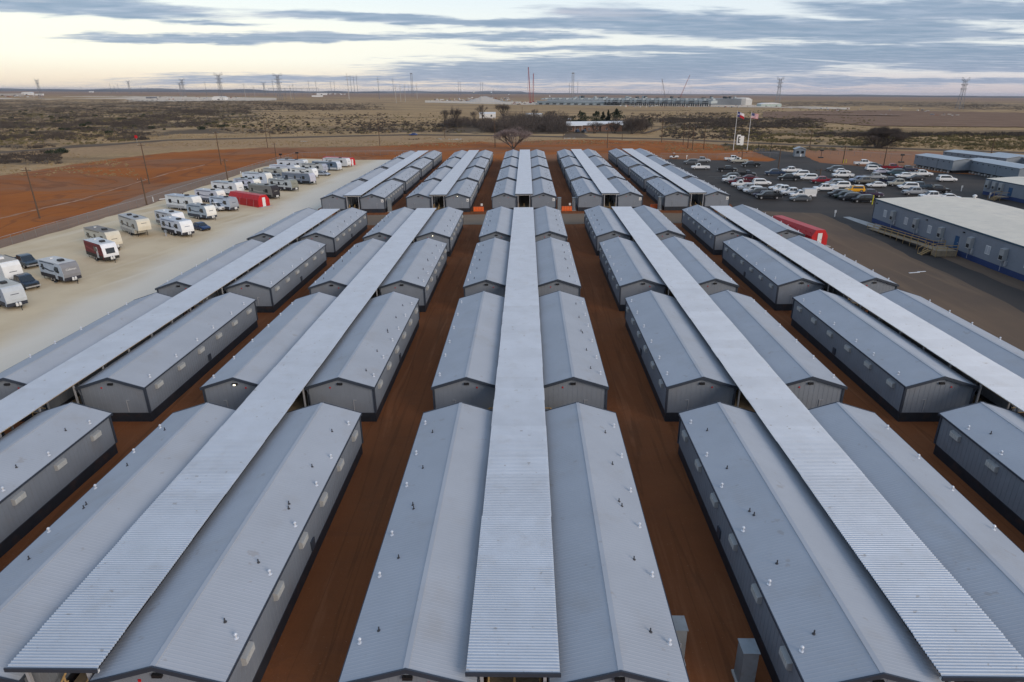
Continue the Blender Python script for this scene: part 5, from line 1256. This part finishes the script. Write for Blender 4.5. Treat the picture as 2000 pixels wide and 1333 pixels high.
def bare_tree(p, h, w, label, seed, m=None, multi=3, dens=1.0, group='bare winter trees round the farmhouse', name='bare_tree'):
    rr = random.Random(seed); r_ = empty(name, p, 0, label, 'tree', group); mb = MB(); tips = []
    for k in range(multi):
        sp_ = .35 if multi < 4 else .9; d = Vector((rr.uniform(-sp_, sp_), rr.uniform(-sp_, sp_), 1)).normalized()
        limbs(mb, Vector((rr.uniform(-.3, .3), rr.uniform(-.3, .3), -.2)), d, h*.22, h*.022, 4, rr, tips, .5)
    mx = max(t.z for t in tips); sx = w/2/max(.1, np.percentile([math.hypot(t.x, t.y) for t in tips], 80)); sz = h*.95/mx
    mb.v = [(x*sx, y*sx, z*sz) for x, y, z in mb.v]; mb.build('trunk', M_bark, r_)
    cs = [(t.x*sx, t.y*sx, t.z*sz, w*.10, w*.10, h*.09) for t in tips]
    tall = h > w*.9
    for k in range(int(60*dens)):
        a = rr.uniform(0, 6.283); th = rr.uniform(0, 1)**(.7 if tall else 1.0)*(1.0 if tall else 1.25); q_ = rr.uniform(.45, 1.0)
        rx = math.sin(th)/math.sin(1.0 if tall else 1.25)*w/2*q_; zz = h*(.97*math.cos(th*.95))*q_
        if multi >= 7: zz = h*.9*math.cos(min(1.45, th*1.2))*q_
        cs.append((rx*math.cos(a), rx*math.sin(a), max(h*.10, zz), w*.10, w*.10, h*.09))
    me = cloud_mesh('crown', cs, m or M_twig, seed, max(6, int(24*dens)), h*.10, .045, .9)
    c = obj('crown', me, r_); return r_
def ever_tree(p, h, w, label, seed, cone=False):
    rr = random.Random(seed); r_ = empty('evergreen_tree', p, 0, label, 'tree', 'dark evergreens behind the farmhouse')
    MB().bar((0, 0, -.2), (0, 0, h*.7), h*.03, h*.01, 6).build('trunk', M_bark, r_)
    cs = []
    for k in range(26):
        t = rr.uniform(.08, 1); rad = w/2*((1-t)*.9+.1 if cone else math.sin(math.pi*min(.95, t*.8+.15))); a = rr.uniform(0, 6.28); q_ = rr.uniform(0, .75)
        cs.append((rad*q_*math.cos(a), rad*q_*math.sin(a), h*t*.92, rad*.45+.3, rad*.45+.3, h*.10))
    me = cloud_mesh('crown', cs, M_ever, seed, 70, h*.075, .55, .1); obj('crown', me, r_)
def at(u, v): return G(u, v)
bt = [(1003, 291, 9.8, 15, 'pale leafless tree standing alone just behind the middle row', M_twigl, 5, 1.3),
      (870, 247, 14, 14, 'slender bare tree at the left end of the thicket', None, 2, .5), (893, 250, 17, 17, 'tall bare tree pair at the left of the thicket', None, 3, .6), (928, 240, 8, 10, 'short bare tree left of the small white shed', None, 2, .5),
      (943, 238, 17, 17, 'dark bare tree in front of the small white shed', None, 2, .7), (985, 236, 20, 24, 'widest bare tree rising above the thicket', None, 3, .7),
      (1045, 232, 14, 14, 'bare tree top behind the thicket right of centre', None, 3, .7), (1075, 236, 15, 15, 'bare tree at the right end of the thicket', None, 3, .8),
      (1160, 261, 9, 12, 'leafless yard tree in front of the white-roofed house', None, 3, .9), (1200, 261, 12, 12, 'bare tree by the right end of the house', None, 4, 1.5), (1232, 262, 16, 22, 'broad brown bare tree right of the house', None, 4, 1.6), (1255, 259, 15, 17, 'bare tree farthest right of the house', None, 4, 1.4),
      (976, 273, 8, 3, 'thin leaning bare tree between highway and pale tree', None, 1, .3)]
VT = {1003: (250, 62), 870: (214, 20), 893: (210, 30), 928: (218, 14), 943: (207, 22), 985: (204, 32), 1045: (214, 18), 1075: (217, 22), 1160: (238, 30), 1200: (240, 26), 1232: (232, 52), 1255: (235, 42), 976: (258, 7)}
for i, (u, v, h, w_, lb, m_, mu, de) in enumerate(bt):
    p = at(u, v); k_ = PXM(p); bare_tree(p, (v-VT[u][0])/k_, VT[u][1]/k_, lb, 40+i, m_, mu, de)
p = at(1714, 289); bare_tree(p, 40/PXM(p), 74/PXM(p), 'large dark leafless bush beyond the red strip at right', 77, M_twig, 7, 3.2, None, 'bare_bush')
for i, (u, v, h, w_, lb, cn) in enumerate([(1103, 247, 9, 8, 'low dark evergreen at the left of the group', False), (1120, 248, 10, 11, 'dark evergreen left behind the house', False), (1136, 251, 16, 17, 'largest round evergreen behind the house', False), (1164, 250, 15, 14, 'evergreen second from the largest behind the house', False), (1177, 249, 15, 9, 'narrow evergreen in the middle of the group', True),
                                      (1187, 249, 18, 9, 'tall narrow evergreen behind the house', True), (1203, 250, 19, 16, 'tall dark evergreen near the right of the house', False), (1268, 247, 9, 12, 'separate low evergreen right of the bare trees', False)]):
    p = at(u, v); k_ = PXM(p); hh_ = (v-{1103: 226, 1120: 226, 1136: 218, 1164: 219, 1177: 220, 1187: 216, 1203: 214, 1268: 232}[u])/k_; ever_tree(p, hh_, 1.35*w_*hh_/h, lb, 200+i, cn)
# thicket of bare scrub left of the house
def thicket(name, boxes, m, seed, label, n_per=60):
    rs = random.Random(seed); cs = []
    for (u0, v0, u1, v1, hh, n) in boxes:
        for k in range(n):
            u = rs.uniform(u0, u1); v = rs.uniform(v0, v1); p = G(u, v); h = hh*rs.uniform(.6, 1.2)
            cs.append((p.x, p.y, p.z+h*.45, h*.62, h*.62, h*.5))
    me = cloud_mesh(name, cs, m, seed, n_per, 1.4, .10, .6); o = obj(name, me); tag(o, label, 'thicket', None, 'stuff')
thicket('thicket', [(870, 244, 960, 250, 6, 50), (940, 250, 1110, 262, 8, 150), (985, 243, 1105, 252, 10, 120), (880, 238, 930, 245, 5, 20), (1195, 252, 1260, 257, 9, 40)], M_twig, 5, 'dense dark leafless thicket around and left of the farmhouse', 260)
def scatter(name, m, seed, label, spec, n_per, size, thin):
    rs = random.Random(seed); cs = []
    for (u0, v0, u1, v1, hh, n, cl) in spec:
        n = int(n*1.5); seeds = [(rs.uniform(u0, u1), rs.uniform(v0, v1)) for _ in range(max(3, n//cl))]
        for k in range(n):
            c = rs.choice(seeds); u = c[0]+rs.gauss(0, 17); v = c[1]+rs.gauss(0, 1.3)
            if not (u0-10 < u < u1+10 and v0-1 < v < v1+1): continue
            p = G(u, v)
            if 255 < v-(lerp(BAND, u)-266) < 0: continue
            vb = lerp(BAND, u)
            if vb-4.5 < v < vb+3.5: continue
            h = hh*rs.uniform(.35, 1.1)
            cs.append((p.x, p.y, p.z+h*.3, h*.9, h*.9, h*.4))
    me = cloud_mesh(name, cs, m, seed, n_per, size, thin, .6); o = obj(name, me); tag(o, label, 'brush', None, 'stuff')
scatter('brush', M_brush, 11, 'grey-brown leafless mesquite brush covering the fields at left', [
    (-60, 197, 560, 206, 5, 1500, 26), (-60, 206, 480, 222, 4.2, 2100, 30), (-60, 222, 430, 250, 3.2, 2000, 30), (-60, 250, 300, 275, 2.6, 700, 20), (-60, 285, 110, 320, 2.2, 350, 10), (480, 203, 740, 216, 4, 700, 12),
    (430, 222, 760, 262, 1.8, 420, 4), (700, 238, 880, 258, 2.0, 260, 4), (1300, 232, 1600, 250, 2.4, 900, 14), (1240, 222, 1420, 240, 2.4, 300, 5), (1480, 200, 1900, 209, 5, 500, 20), (1600, 262, 2050, 268, 2.2, 500, 14), (1850, 205, 2050, 216, 4, 400, 20), (1300, 250, 1500, 272, 1.5, 300, 5)], 44, 1.0, .2)
scatter('olive_shrubs', M_shrub, 12, 'low olive shrubs between the brush', [
    (-60, 206, 480, 250, 2.2, 900, 5), (-60, 250, 260, 285, 1.6, 350, 5), (1420, 262, 2050, 294, 1.2, 1500, 8), (480, 222, 900, 260, 1.3, 260, 3), (1300, 215, 1700, 262, 1.4, 500, 5)], 34, 1.1, .2)
scatter('dark_bushes', M_ever, 13, 'scattered dark juniper bushes in the left fields', [(-40, 205, 500, 262, 3.2, 46, 1), (100, 295, 125, 303, 3.5, 3, 2), (500, 230, 700, 250, 1.6, 6, 1)], 240, .9, .5)
scatter('dry_grass', M_grass, 14, 'tufts of dry yellow grass along the verges', [
    (-60, 262, 900, 272, .6, 900, 6), (-60, 276, 900, 286, .5, 900, 6), (900, 272, 1500, 282, .5, 500, 6), (1300, 282, 2050, 296, .7, 900, 6), (400, 215, 900, 262, .8, 900, 6), (1200, 215, 1900, 262, .8, 900, 6), (-60, 300, 260, 345, .6, 300, 5)], 26, .7, .12)

# ------------------------------------------------------------------ farmhouse and sheds
def house(u, v, w, d, h, label, rz=0, roofc=M_white, porch=True):
    p = G(u, v); r_ = empty('farmhouse', p, rz, label, 'house')
    mw = mat('house_brick', (.22, .13, .09), .8)
    MB().box(-w/2, w/2, 0, d, -.5, h).build('wall', mw, r_)
    for s_ in (0, 1):
        y0 = -1.0 if s_ == 0 else d+1.0
        MB().prism([(y0, h-.05), (d/2, h+2.0), (d/2, h+2.15), (y0, h+.1)], 'x', -w/2-.8, w/2+.8).build('roof_slope', roofc, r_)
    MB().prism([(w*.12, h), (w*.30, h+1.3), (w*.48, h)], 'y', -1.6, -1.3).build('front_gable', mw, r_)
    for (a, c) in ((w*.10, w*.30), (w*.50, w*.30)):
        MB().prism([(a, h-.1), (c, h+1.45), (c, h+1.6), (a, h+.1)], 'y', -1.9, d/2).build('gable_roof', roofc, r_)
    MB().box(w*.12, w*.48, -1.3, 0, -.5, h).build('front_wing', mw, r_)
    for k in (-.42, -.3, -.1, .05, .22, .38):
        y_ = -1.32 if k > .12 else -.05
        f_ = MB().box(w*k-.6, w*k+.6, y_, y_+.04, .9, 2.1).build('window', M_white, r_); MB().box(w*k-.5, w*k+.5, y_-.02, y_-.002, 1.0, 2.0).build('pane', M_glass, f_)
    MB().box(-w*.5, -w*.22, -2.6, 0, h-.25, h-.05).build('carport_roof', roofc, r_)
    for x in (-w*.49, -w*.36, -w*.23): MB().bar((x, -2.5, -.3), (x, -2.5, h-.2), .1).build('carport_post', M_white, r_)
    MB().box(-w*.17-.5, -w*.17+.5, -.05, 0, 0, 2.1).build('door', M_dark, r_)
house(1161, 257, 35, 10, 3.8, 'long white-roofed farmhouse among the trees', R(-3))
vehicle(SU, 1128, 259.5, -80, DB, 'dark blue SUV parked in front of the farmhouse', dz=.05)
vehicle(PK, 1141, 260, -75, BK, 'dark pickup beside the SUV at the farmhouse', dz=.05)
def shed(u, v, w, d, h, label, m=M_white, rm=M_white, rz=0, wins=2):
    p = G(u, v); r_ = empty('shed', p, rz, label, 'shed'); MB().box(-w/2, w/2, 0, d, -.5, h).build('wall', m, r_)
    MB().prism([(-.3, h), (d/2, h+w*.06+.5), (d+.3, h)], 'x', -w/2-.2, w/2+.2).build('roof', rm, r_)
    for k in range(wins): MB().box(-w/2+w*(k+.5)/wins-.7, -w/2+w*(k+.5)/wins+.7, -.06, 0, h*.35, h*.75).build('window', M_dark, r_)
shed(952, 231.5, 15, 8, 4, 'small white shed behind the bare trees')
shed(1106, 242, 7, 4, 3, 'small pale caravan left of the farmhouse', wins=1)
shed(1035, 230, 8, 5, 3, 'white-roofed shed glimpsed beyond the thicket, left', wins=1)
shed(1052, 230, 7, 5, 3, 'white-roofed shed glimpsed beyond the thicket, right', wins=1)
shed(1217, 250, 6, 5, 3, 'small white outbuilding between the bare trees right of the house', wins=1)

# ------------------------------------------------------------------ transmission line, plant, cranes far away
def lattice_tower(u, v, vt, label, arms=3, wide=.20):
    p = G(u, v); h = (v-vt)/PXM(p); r_ = empty('transmission_tower', p, R(rng.uniform(-15, 15)), label, 'pylon', 'lattice transmission towers on the horizon')
    bw = h*.065; th = max(.18, h*.0062); lv = [0, .18, .34, .48, .60, .70, .79, .87, .94]
    def wd(t): return bw*(1-t*1.05)+h*.022 if t < .7 else bw*.265+h*.022*(1+(t-.7)*.8)
    cage = MB()
    for a, c in zip(lv, lv[1:]):
        wa, wc = wd(a), wd(c); za, zc2 = a*h, c*h
        for sx in (-1, 1):
            for sy in (-1, 1): cage.bar((sx*wa, sy*wa, za), (sx*wc, sy*wc, zc2), th, th, 3)
        for s_ in (-1, 1):
            cage.bar((-wa, s_*wa, za), (wc, s_*wc, zc2), th*.6, th*.6, 3).bar((wa, s_*wa, za), (-wc, s_*wc, zc2), th*.6, th*.6, 3)
            cage.bar((s_*wa, -wa, za), (s_*wc, wc, zc2), th*.6, th*.6, 3).bar((-wc, s_*wc, zc2), (wc, s_*wc, zc2), th*.6, th*.6, 3)
    cage.build('lattice_body', M_lattice, r_)
    for k in range(arms):
        t = .94-.14*k; aw = h*wide*(1-.1*k); z = t*h; arm = MB()
        for s_ in (-1, 1):
            arm.bar((0, 0, z), (s_*aw, 0, z+h*.02), th, th, 3).bar((0, 0, z-h*.045), (s_*aw, 0, z+h*.02), th*.8, th*.8, 3)
            if k == 0: arm.bar((s_*aw*.10, 0, z), (s_*aw*.95, 0, z+h*.10), th, th, 3).bar((s_*aw*.95, 0, z+h*.10), (s_*aw*1.05, 0, z+h*.01), th*.7, th*.7, 3)
        arm.build('crossarm', M_lattice, r_)
        for s_ in (-1, 1): MB().bar((s_*aw*.9, 0, z+h*.01), (s_*aw*.9, 0, z-h*.03), th*.8, th*.8, 3).build('insulator', M_lattice, r_)
for (u, v, vt, lb, ar, wd_) in [(434, 196, 148, 'largest lattice tower left of centre on the horizon', 3, .2), (548, 196, 149, 'second large lattice tower, right of the largest', 3, .2), (361, 190, 157, 'smaller lattice tower left of the largest', 3, .17),
                           (355, 189, 163, 'faint small tower just left of the smaller one', 2, .17), (81, 194, 158, 'leaning thin lattice tower far left', 2, .12), (1518, 204, 156, 'lattice tower right of the plant', 3, .13), (1873, 214, 158, 'lattice tower near the right picture edge', 3, .16),
                           (255, 184, 160, 'small tower between the far left and centre left', 2, .15), (518, 188, 163, 'small faint tower left of the second large one', 2, .2)]:
    lattice_tower(u, v, vt, lb, ar, wd_)
mp = [(218, 184, 164), (226, 184, 168), (233, 183, 165), (277, 184, 170), (291, 184, 170), (404, 187, 161), (474, 191, 177), (480, 192, 164), (487, 192, 177), (498, 191, 170), (559, 194, 173), (569, 195, 168), (575, 194, 166), (605, 186, 159), (619, 186, 159), (648, 187, 160), (655, 187, 160), (682, 195, 148), (687, 184, 149), (693, 184, 150), (699, 184, 149),
      (741, 194, 154), (769, 186, 155), (774, 202, 167), (783, 199, 168), (792, 200, 167), (799, 186, 167), (815, 194, 165), (896, 187, 160), (900, 187, 161), (939, 187, 162), (943, 187, 162), (964, 196, 176), (536, 190, 158), (1112, 190, 163), (1128, 186, 160), (1306, 180, 163), (1318, 181, 170), (1349, 181, 165), (1376, 182, 169), (1411, 183, 169), (1455, 184, 172), (1466, 185, 172), (1248, 178, 172), (1271, 179, 170), (161, 182, 170)]
MP = MB().bar((0, 0, 0), (0, 0, 1), .014, .008, 5).mesh('pole', M_lattice); MPw = MB().bar((0, 0, 0), (0, 0, 1), .014, .009, 5).mesh('pole', M_conc); MPa = MB().bar((-.10, 0, .88), (.10, 0, .88), .006, .006, 3).bar((-.08, 0, .78), (.08, 0, .78), .006, .006, 3).mesh('crossarm', M_lattice)
NTH = ['first', 'second', 'third', 'fourth', 'fifth', 'sixth', 'seventh', 'eighth', 'ninth', 'tenth', 'eleventh', 'twelfth', 'thirteenth', 'fourteenth', 'fifteenth', 'sixteenth', 'seventeenth', 'eighteenth']
mp.sort(); cnt_ = {}
PALE = {480, 498, 569, 682, 774, 783, 792, 815}
for i, (u, v, vt) in enumerate(mp):
    p = G(u, v); h = (v-vt)/PXM(p)
    side_ = 'left of the big lattice tower' if u < 434 else 'near the substation' if u < 660 else 'in the open field left of the plant' if u < 1000 else 'behind the plant'
    pale = u in PALE; key_ = (side_, pale); cnt_[key_] = cnt_.get(key_, 0)+1
    r_ = empty('transmission_monopole', p, 0, 'thin %s power pole %s, %s one from left' % ('pale' if pale else 'grey', side_, NTH[cnt_[key_]-1]), 'power pole', 'thin transmission poles along the horizon')
    a = obj('pole', MPw if pale else MP, r_); a.scale = (h, h, h); c = obj('crossarm', MPa, r_); c.scale = (h, h, h)
def substation():
    p = G(600, 190); r_ = empty('substation', p, 0, 'low grey substation gantry right of the second large tower', 'substation'); s = 1/PXM(p)
    for k in range(10):
        x = (-75+k*11)*s; MB().bar((x, 0, 0), (x, 0, 16*s), .5).build('gantry_post', M_lattice, r_)
    MB().bar((-75*s, 0, 16*s), (24*s, 0, 16*s), .7).build('gantry_beam', M_lattice, r_)
    MB().box(10*s, 30*s, -8, 8, 0, 3*s).build('control_house', M_white, r_)
substation()
def tower_mast(u, v, vt, label):
    p = G(u, v); h = (v-vt)/PXM(p); r_ = empty('steel_mast', p, 0, label, 'mast'); mb = MB(); w_ = h*.035; n = 9
    for k in range(n):
        z0, z1 = h*k/n, h*(k+1)/n
        for a, c in (((-1, -1), (1, -1)), ((1, -1), (1, 1)), ((1, 1), (-1, 1)), ((-1, 1), (-1, -1))):
            mb.bar((a[0]*w_, a[1]*w_, z0), (a[0]*w_, a[1]*w_, z1), .45, .45, 3).bar((a[0]*w_, a[1]*w_, z0), (c[0]*w_, c[1]*w_, z1), .3, .3, 3).bar((a[0]*w_, a[1]*w_, z1), (c[0]*w_, c[1]*w_, z1), .3, .3, 3)
    mb.build('lattice_shaft', M_lattice, r_); MB().box(-w_*1.3, w_*1.3, -w_*1.3, w_*1.3, h*.97, h).build('top_platform', M_lattice, r_)
tower_mast(806, 190, 147, 'square steel mast left of the plant'); tower_mast(1118, 200, 147, 'square steel mast standing in front of the plant')
def crane(u, v, vt, lean, label, col):
    p = G(u, v); s = 1/PXM(p); h = (v-vt)*s; r_ = empty('crane', p, 0, label, 'crane', 'crawler cranes at the plant'); m_ = mat('crane_%s' % ('red' if col else 'dark'), (.24, .04, .04) if col else (.10, .09, .10), .5)
    MB().box(-3.5, 3.5, -3, 3, 0, 3.5).build('cab', m_, r_); MB().box(-5, 5, -3.6, -2.4, 0, 1.4).box(-5, 5, 2.4, 3.6, 0, 1.4).build('tracks', M_black, r_)
    b_ = MB(); tx_ = lean*s; n = 10; w_ = 1.1
    for k in range(n):
        a = Vector((tx_*k/n, 0, 2+(h-2)*k/n)); c = Vector((tx_*(k+1)/n, 0, 2+(h-2)*(k+1)/n))
        for dx_, dy_ in ((-w_, -w_), (w_, -w_), (0, w_)): b_.bar(a+Vector((dx_, dy_, 0)), c+Vector((dx_, dy_, 0)), .4, .4, 3)
        b_.bar(a+Vector((-w_, -w_, 0)), c+Vector((w_, -w_, 0)), .25, .25, 3)
    b_.build('boom', m_, r_); MB().bar((-3, 0, 3), (tx_*.5-5, 0, h*.45), .3).bar((tx_*.5-5, 0, h*.45), (tx_, 0, h), .15).build('backstay', m_, r_); MB().bar((tx_, 0, h), (tx_+3, 0, h*.3), .12).build('hoist_line', M_black, r_)
crane(1036, 202, 137, -4, 'tallest red crane at the left end of the plant', True); crane(1041, 200, 148, 1, 'second red crane just right of the tallest', True)
crane(1300, 196, 157, -10, 'dark crane leaning left above the plant', False); crane(1327, 195, 151, 16, 'red crane leaning right above the plant', True)
# the plant: a long hall of repeated cooling bays
def plant():
    a = G(1045, 205); c = G(1388, 209); d_ = c-a; L_ = d_.length; ang = math.atan2(d_.y, d_.x); r_ = empty('industrial_plant', (a.x, a.y, a.z), ang, 'long grey industrial plant under construction below the cranes', 'plant')
    zc = (c.z-a.z)/L_; px = 1/PXM((a+c)/2); r_.rotation_euler = (0, -math.atan(zc), ang)
    mg = mat('plant_cladding', (.36, .40, .40), .6, 0, .2, .02); md = mat('plant_frame', (.06, .07, .07), .7); n = 44
    MB().box(0, L_*.48, 8, 60, 0, 10*px*.72).build('hall', mg, r_)
    MB().box(-40*px, L_*1.05, 120, 150, 0, 11.5*px).build('rear_hall', mat('plant_rear', (.30, .31, .31), .6, 0, .2, .02), r_)
    rs_ = random.Random(8)
    for k in range(26):
        x_ = L_*rs_.random(); MB().box(x_, x_+rs_.uniform(2, 6)*px, 130, 140, 11*px, rs_.uniform(12.5, 16)*px).build('stack', md if k % 2 else mg, r_)
    for k in range(n):
        x0 = L_*k/n; w_ = L_/n
        if k > 18:
            MB().box(x0+w_*.1, x0+w_*.85, 5, 40, 5*px, 9.5*px).build('cooling_bay', mg if k % 3 else md, r_)
            MB().box(x0+w_*.05, x0+w_*.2, 2, 6, 0, 9.8*px).box(x0+w_*.6, x0+w_*.75, 2, 6, 0, 5*px).build('column', md, r_)
        else:
            MB().box(x0+w_*.2, x0+w_*.7, 0, 6, 0, 3.5*px).build('equipment_skid', md if k % 2 else mg, r_)
        MB().box(x0+w_*.25, x0+w_*.6, 20, 34, 10*px, 13*px if k % 2 else 12*px).build('roof_fan_housing', mg, r_)
    MB().box(0, L_, 1, 2.5, 7.2*px, 7.9*px).build('pipe_rack', mat('pipe_pale', (.5, .52, .52), .5), r_)
    MB().box(L_*.45, L_, .2, 1, 4.2*px, 4.6*px).build('pipe_rack', M_lattice, r_)
plant()
def box_building(u, v, wpx, hpx, depth, m, label, gable=False, name='warehouse'):
    p = G(u, v); s = 1/PXM(p); r_ = empty(name, p, 0, label, 'warehouse'); w_, h = wpx*s, hpx*s
    MB().box(-w_/2, w_/2, 0, depth, -1, h).build('wall', m, r_)
    if gable: MB().prism([(-w_/2-.5, h), (w_/2+.5, h), (w_*.3, h*1.35), (-w_*.3, h*1.35)], 'y', -.5, depth).build('roof', M_white, r_)
    else: MB().box(-w_/2-.4, w_/2+.4, -.4, depth+.4, h, h+.6).build('roof', M_white, r_)
    nd_ = max(1, int(wpx/20))
    for k in range(nd_): MB().box(-w_/2+w_*(k+.42)/nd_, -w_/2+w_*(k+.58)/nd_, -.2, 0, 0, h*.4).build('door', M_dark, r_)
for a in [(1414, 206, 52, 12, 40, M_white, 'large white hall at the right end of the plant'), (1450, 206, 36, 10, 30, mat('hall_pale', (.6, .6, .57), .5), 'pale second hall right of the large white one', True),
          (1506, 209, 40, 5, 30, mat('hall_mint', (.42, .50, .46), .5), 'low pale green hall under the right lattice tower', True), (17, 187, 50, 3, 20, M_conc, 'long low white building at the left picture edge'),
          (52, 186, 20, 4, 20, M_white, 'white domed hall at far left', True), (76, 187, 14, 3, 12, M_white, 'small white building right of the far left dome'), (427, 196, 26, 5, 20, M_white, 'white fabric hall below the largest lattice tower', True),
          (628, 186, 20, 3.5, 14, M_white, 'white control building behind the substation'), (294, 193, 18, 3.5, 12, M_lattice, 'dark low sheds on the pale pad'), (178, 181, 8, 2.0, 12, M_white, 'tiny white buildings far off at left')]: box_building(*a)
# construction clutter: containers, tents, parked machines at the yards
def clutter(spec, label, seed, name='site_clutter'):
    rs = random.Random(seed)
    for (u0, v0, u1, v1, n, smin, smax) in spec:
        for k in range(n):
            p = G(rs.uniform(u0, u1), rs.uniform(v0, v1)); s = 1/PXM(p); w_, h, d_ = rs.uniform(smin, smax)*s, rs.uniform(.8, 2.2)*s, rs.uniform(1, 3)*s
            yield p, w_, h, d_, rs.choice([(.6, .6, .58), (.55, .52, .46), (.35, .36, .38), (.16, .15, .14), (.30, .16, .12), (.5, .5, .5), (.22, .10, .07)]), rs.uniform(0, 3)
MBS = MB()
CL = {}
for p, w_, h, d_, c_, rz in clutter([(1000, 200, 1055, 205, 46, 1, 5), (905, 192, 1000, 199, 60, 1, 6), (840, 194, 905, 199, 26, 1, 5), (1210, 206, 1390, 210, 50, 1, 3.5), (1390, 207, 1480, 211, 18, 1, 4), (1610, 214, 1640, 218, 6, 2, 6), (1790, 214, 1815, 219, 8, 2, 5), (1815, 224, 1870, 227, 10, 3, 8), (1695, 224, 1745, 227, 6, 2, 6), (300, 190, 470, 196, 40, 1, 4), (0, 188, 90, 192, 20, 1, 5), (640, 183, 680, 186, 12, 1, 3), (1520, 212, 1760, 216, 14, 1.5, 5)], '', 4):
    q_ = CL.setdefault(c_, MB()); ca, sa = math.cos(rz), math.sin(rz); o = len(q_.v); q_.box(-w_/2, w_/2, -d_/2, d_/2, -.3, h)
    q_.v[o:] = [(x*ca-y*sa+p.x, x*sa+y*ca+p.y, z+p.z) for x, y, z in q_.v[o:]]
for i, (c_, q_) in enumerate(CL.items()):
    o = q_.build('site_clutter', M_clutter, color=c_); tag(o, '%s containers and machines scattered over the far construction yards' % ['white', 'cream', 'mid grey', 'blackish', 'rusty', 'light grey', 'dark red'][i % 7], 'site clutter', None, 'stuff')
# grey gravel mound with floodlights near the plant
p = G(945, 200); s = 1/PXM(p); mb = MB(); rs = random.Random(5)
mb.loft([[(x, -14, 0), (x, 14, 0), (x, 4, max(.3, 14*s*.75*math.exp(-((x/(26*s))**2))*rs.uniform(.85, 1.1))), (x, -4, max(.3, 14*s*.75*math.exp(-((x/(26*s))**2))*rs.uniform(.85, 1.1)))] for x in [(-50+k*5)*s for k in range(21)]])
tag(mb.build('gravel_mound', M_conc, loc=p), 'pale grey gravel mound left of the red cranes', 'gravel pile')
for i, (u, v, vt, warm) in enumerate([(926, 196, 182, True), (960, 196, 182, False), (994, 196, 186, False), (1074, 196, 189, False), (1220, 205, 203, True), (1238, 205, 202, True)]):
    p = G(u, v); s = 1/PXM(p); h = (v-vt)*s; r_ = empty('floodlight_tower', p, 0, '%s lit floodlight %s the red cranes' % ('warm' if warm else 'white', ['far left of', 'left of', 'just left of', 'just right of', 'well right of', 'farthest right of'][i]), 'floodlight')
    MB().bar((0, 0, 0), (0, 0, h), .4).build('pole', M_lattice, r_); MB().box(-.9, .9, -.6, .6, h, h+1.5).build('lamp', M_lamp if warm else mat('lamp_white', (.9, .95, 1.0), .5, emit=2.5), r_)
# debris in the red field, signs by the highway
for (u, v, lb) in ((889, 273, 'pale rubble pile left of the lone pale tree'), (858, 272, 'small pale debris pile left of the rubble'), (595, 277, 'pale scrap in the tan verge left'), (1112, 271, 'white debris by the house drive'), (810, 273, 'brown dirt clods on the verge')):
    p = G(u, v); rs = random.Random(int(u)); mb = MB()
    for k in range(14): 
        x, y = rs.gauss(0, 1.6), rs.gauss(0, 1.0); a = rs.uniform(.15, .5); o = len(mb.v); mb.box(x-a, x+a, y-a*.6, y+a*.6, 0, a*.8)
    tag(mb.build('debris_pile', M_conc if 'brown' not in lb else M_bark, loc=p), lb, 'debris')
p = G(268, 279); r_ = empty('stop_sign', p, 0, 'red stop sign by the highway at left', 'sign'); MB().bar((0, 0, 0), (0, 0, 2.6), .07).build('post', M_steel, r_)
MB().prism([(1.0*math.cos(math.pi/8+k*math.pi/4), 3.2+1.0*math.sin(math.pi/8+k*math.pi/4)) for k in range(8)], 'y', -.06, .0).build('plate', M_red, r_)
for (u, v) in ((450, 264), (270, 277)): pass

# ------------------------------------------------------------------ air between here and the horizon
hz = MB()      # a slab that follows the fall of the land
_c = [(-33000, -600), (33000, -600), (33000, 45000), (-33000, 45000)]
hz.add([(x, y, TX*x+TY*y-720) for x, y in _c]+[(x, y, TX*x+TY*y+110) for x, y in _c], [(0, 3, 2, 1), (4, 5, 6, 7), (0, 1, 5, 4), (1, 2, 6, 5), (2, 3, 7, 6), (3, 0, 4, 7)])
hm = bpy.data.materials.new('haze_air'); hm.use_nodes = True; hn = hm.node_tree; hn.nodes.clear()
ho = hn.nodes.new('ShaderNodeOutputMaterial'); hv = hn.nodes.new('ShaderNodeVolumePrincipled'); hv.inputs['Color'].default_value = (.84, .88, 1.0, 1); hv.inputs['Density'].default_value = 2.6e-5; hv.inputs['Anisotropy'].default_value = 0.0
hn.links.new(hv.outputs[0], ho.inputs['Volume'])
USE_HAZE = True
if USE_HAZE:
    o = hz.build('haze', hm); o['kind'] = 'stuff'; o['label'] = 'thin pale haze over the whole plain'
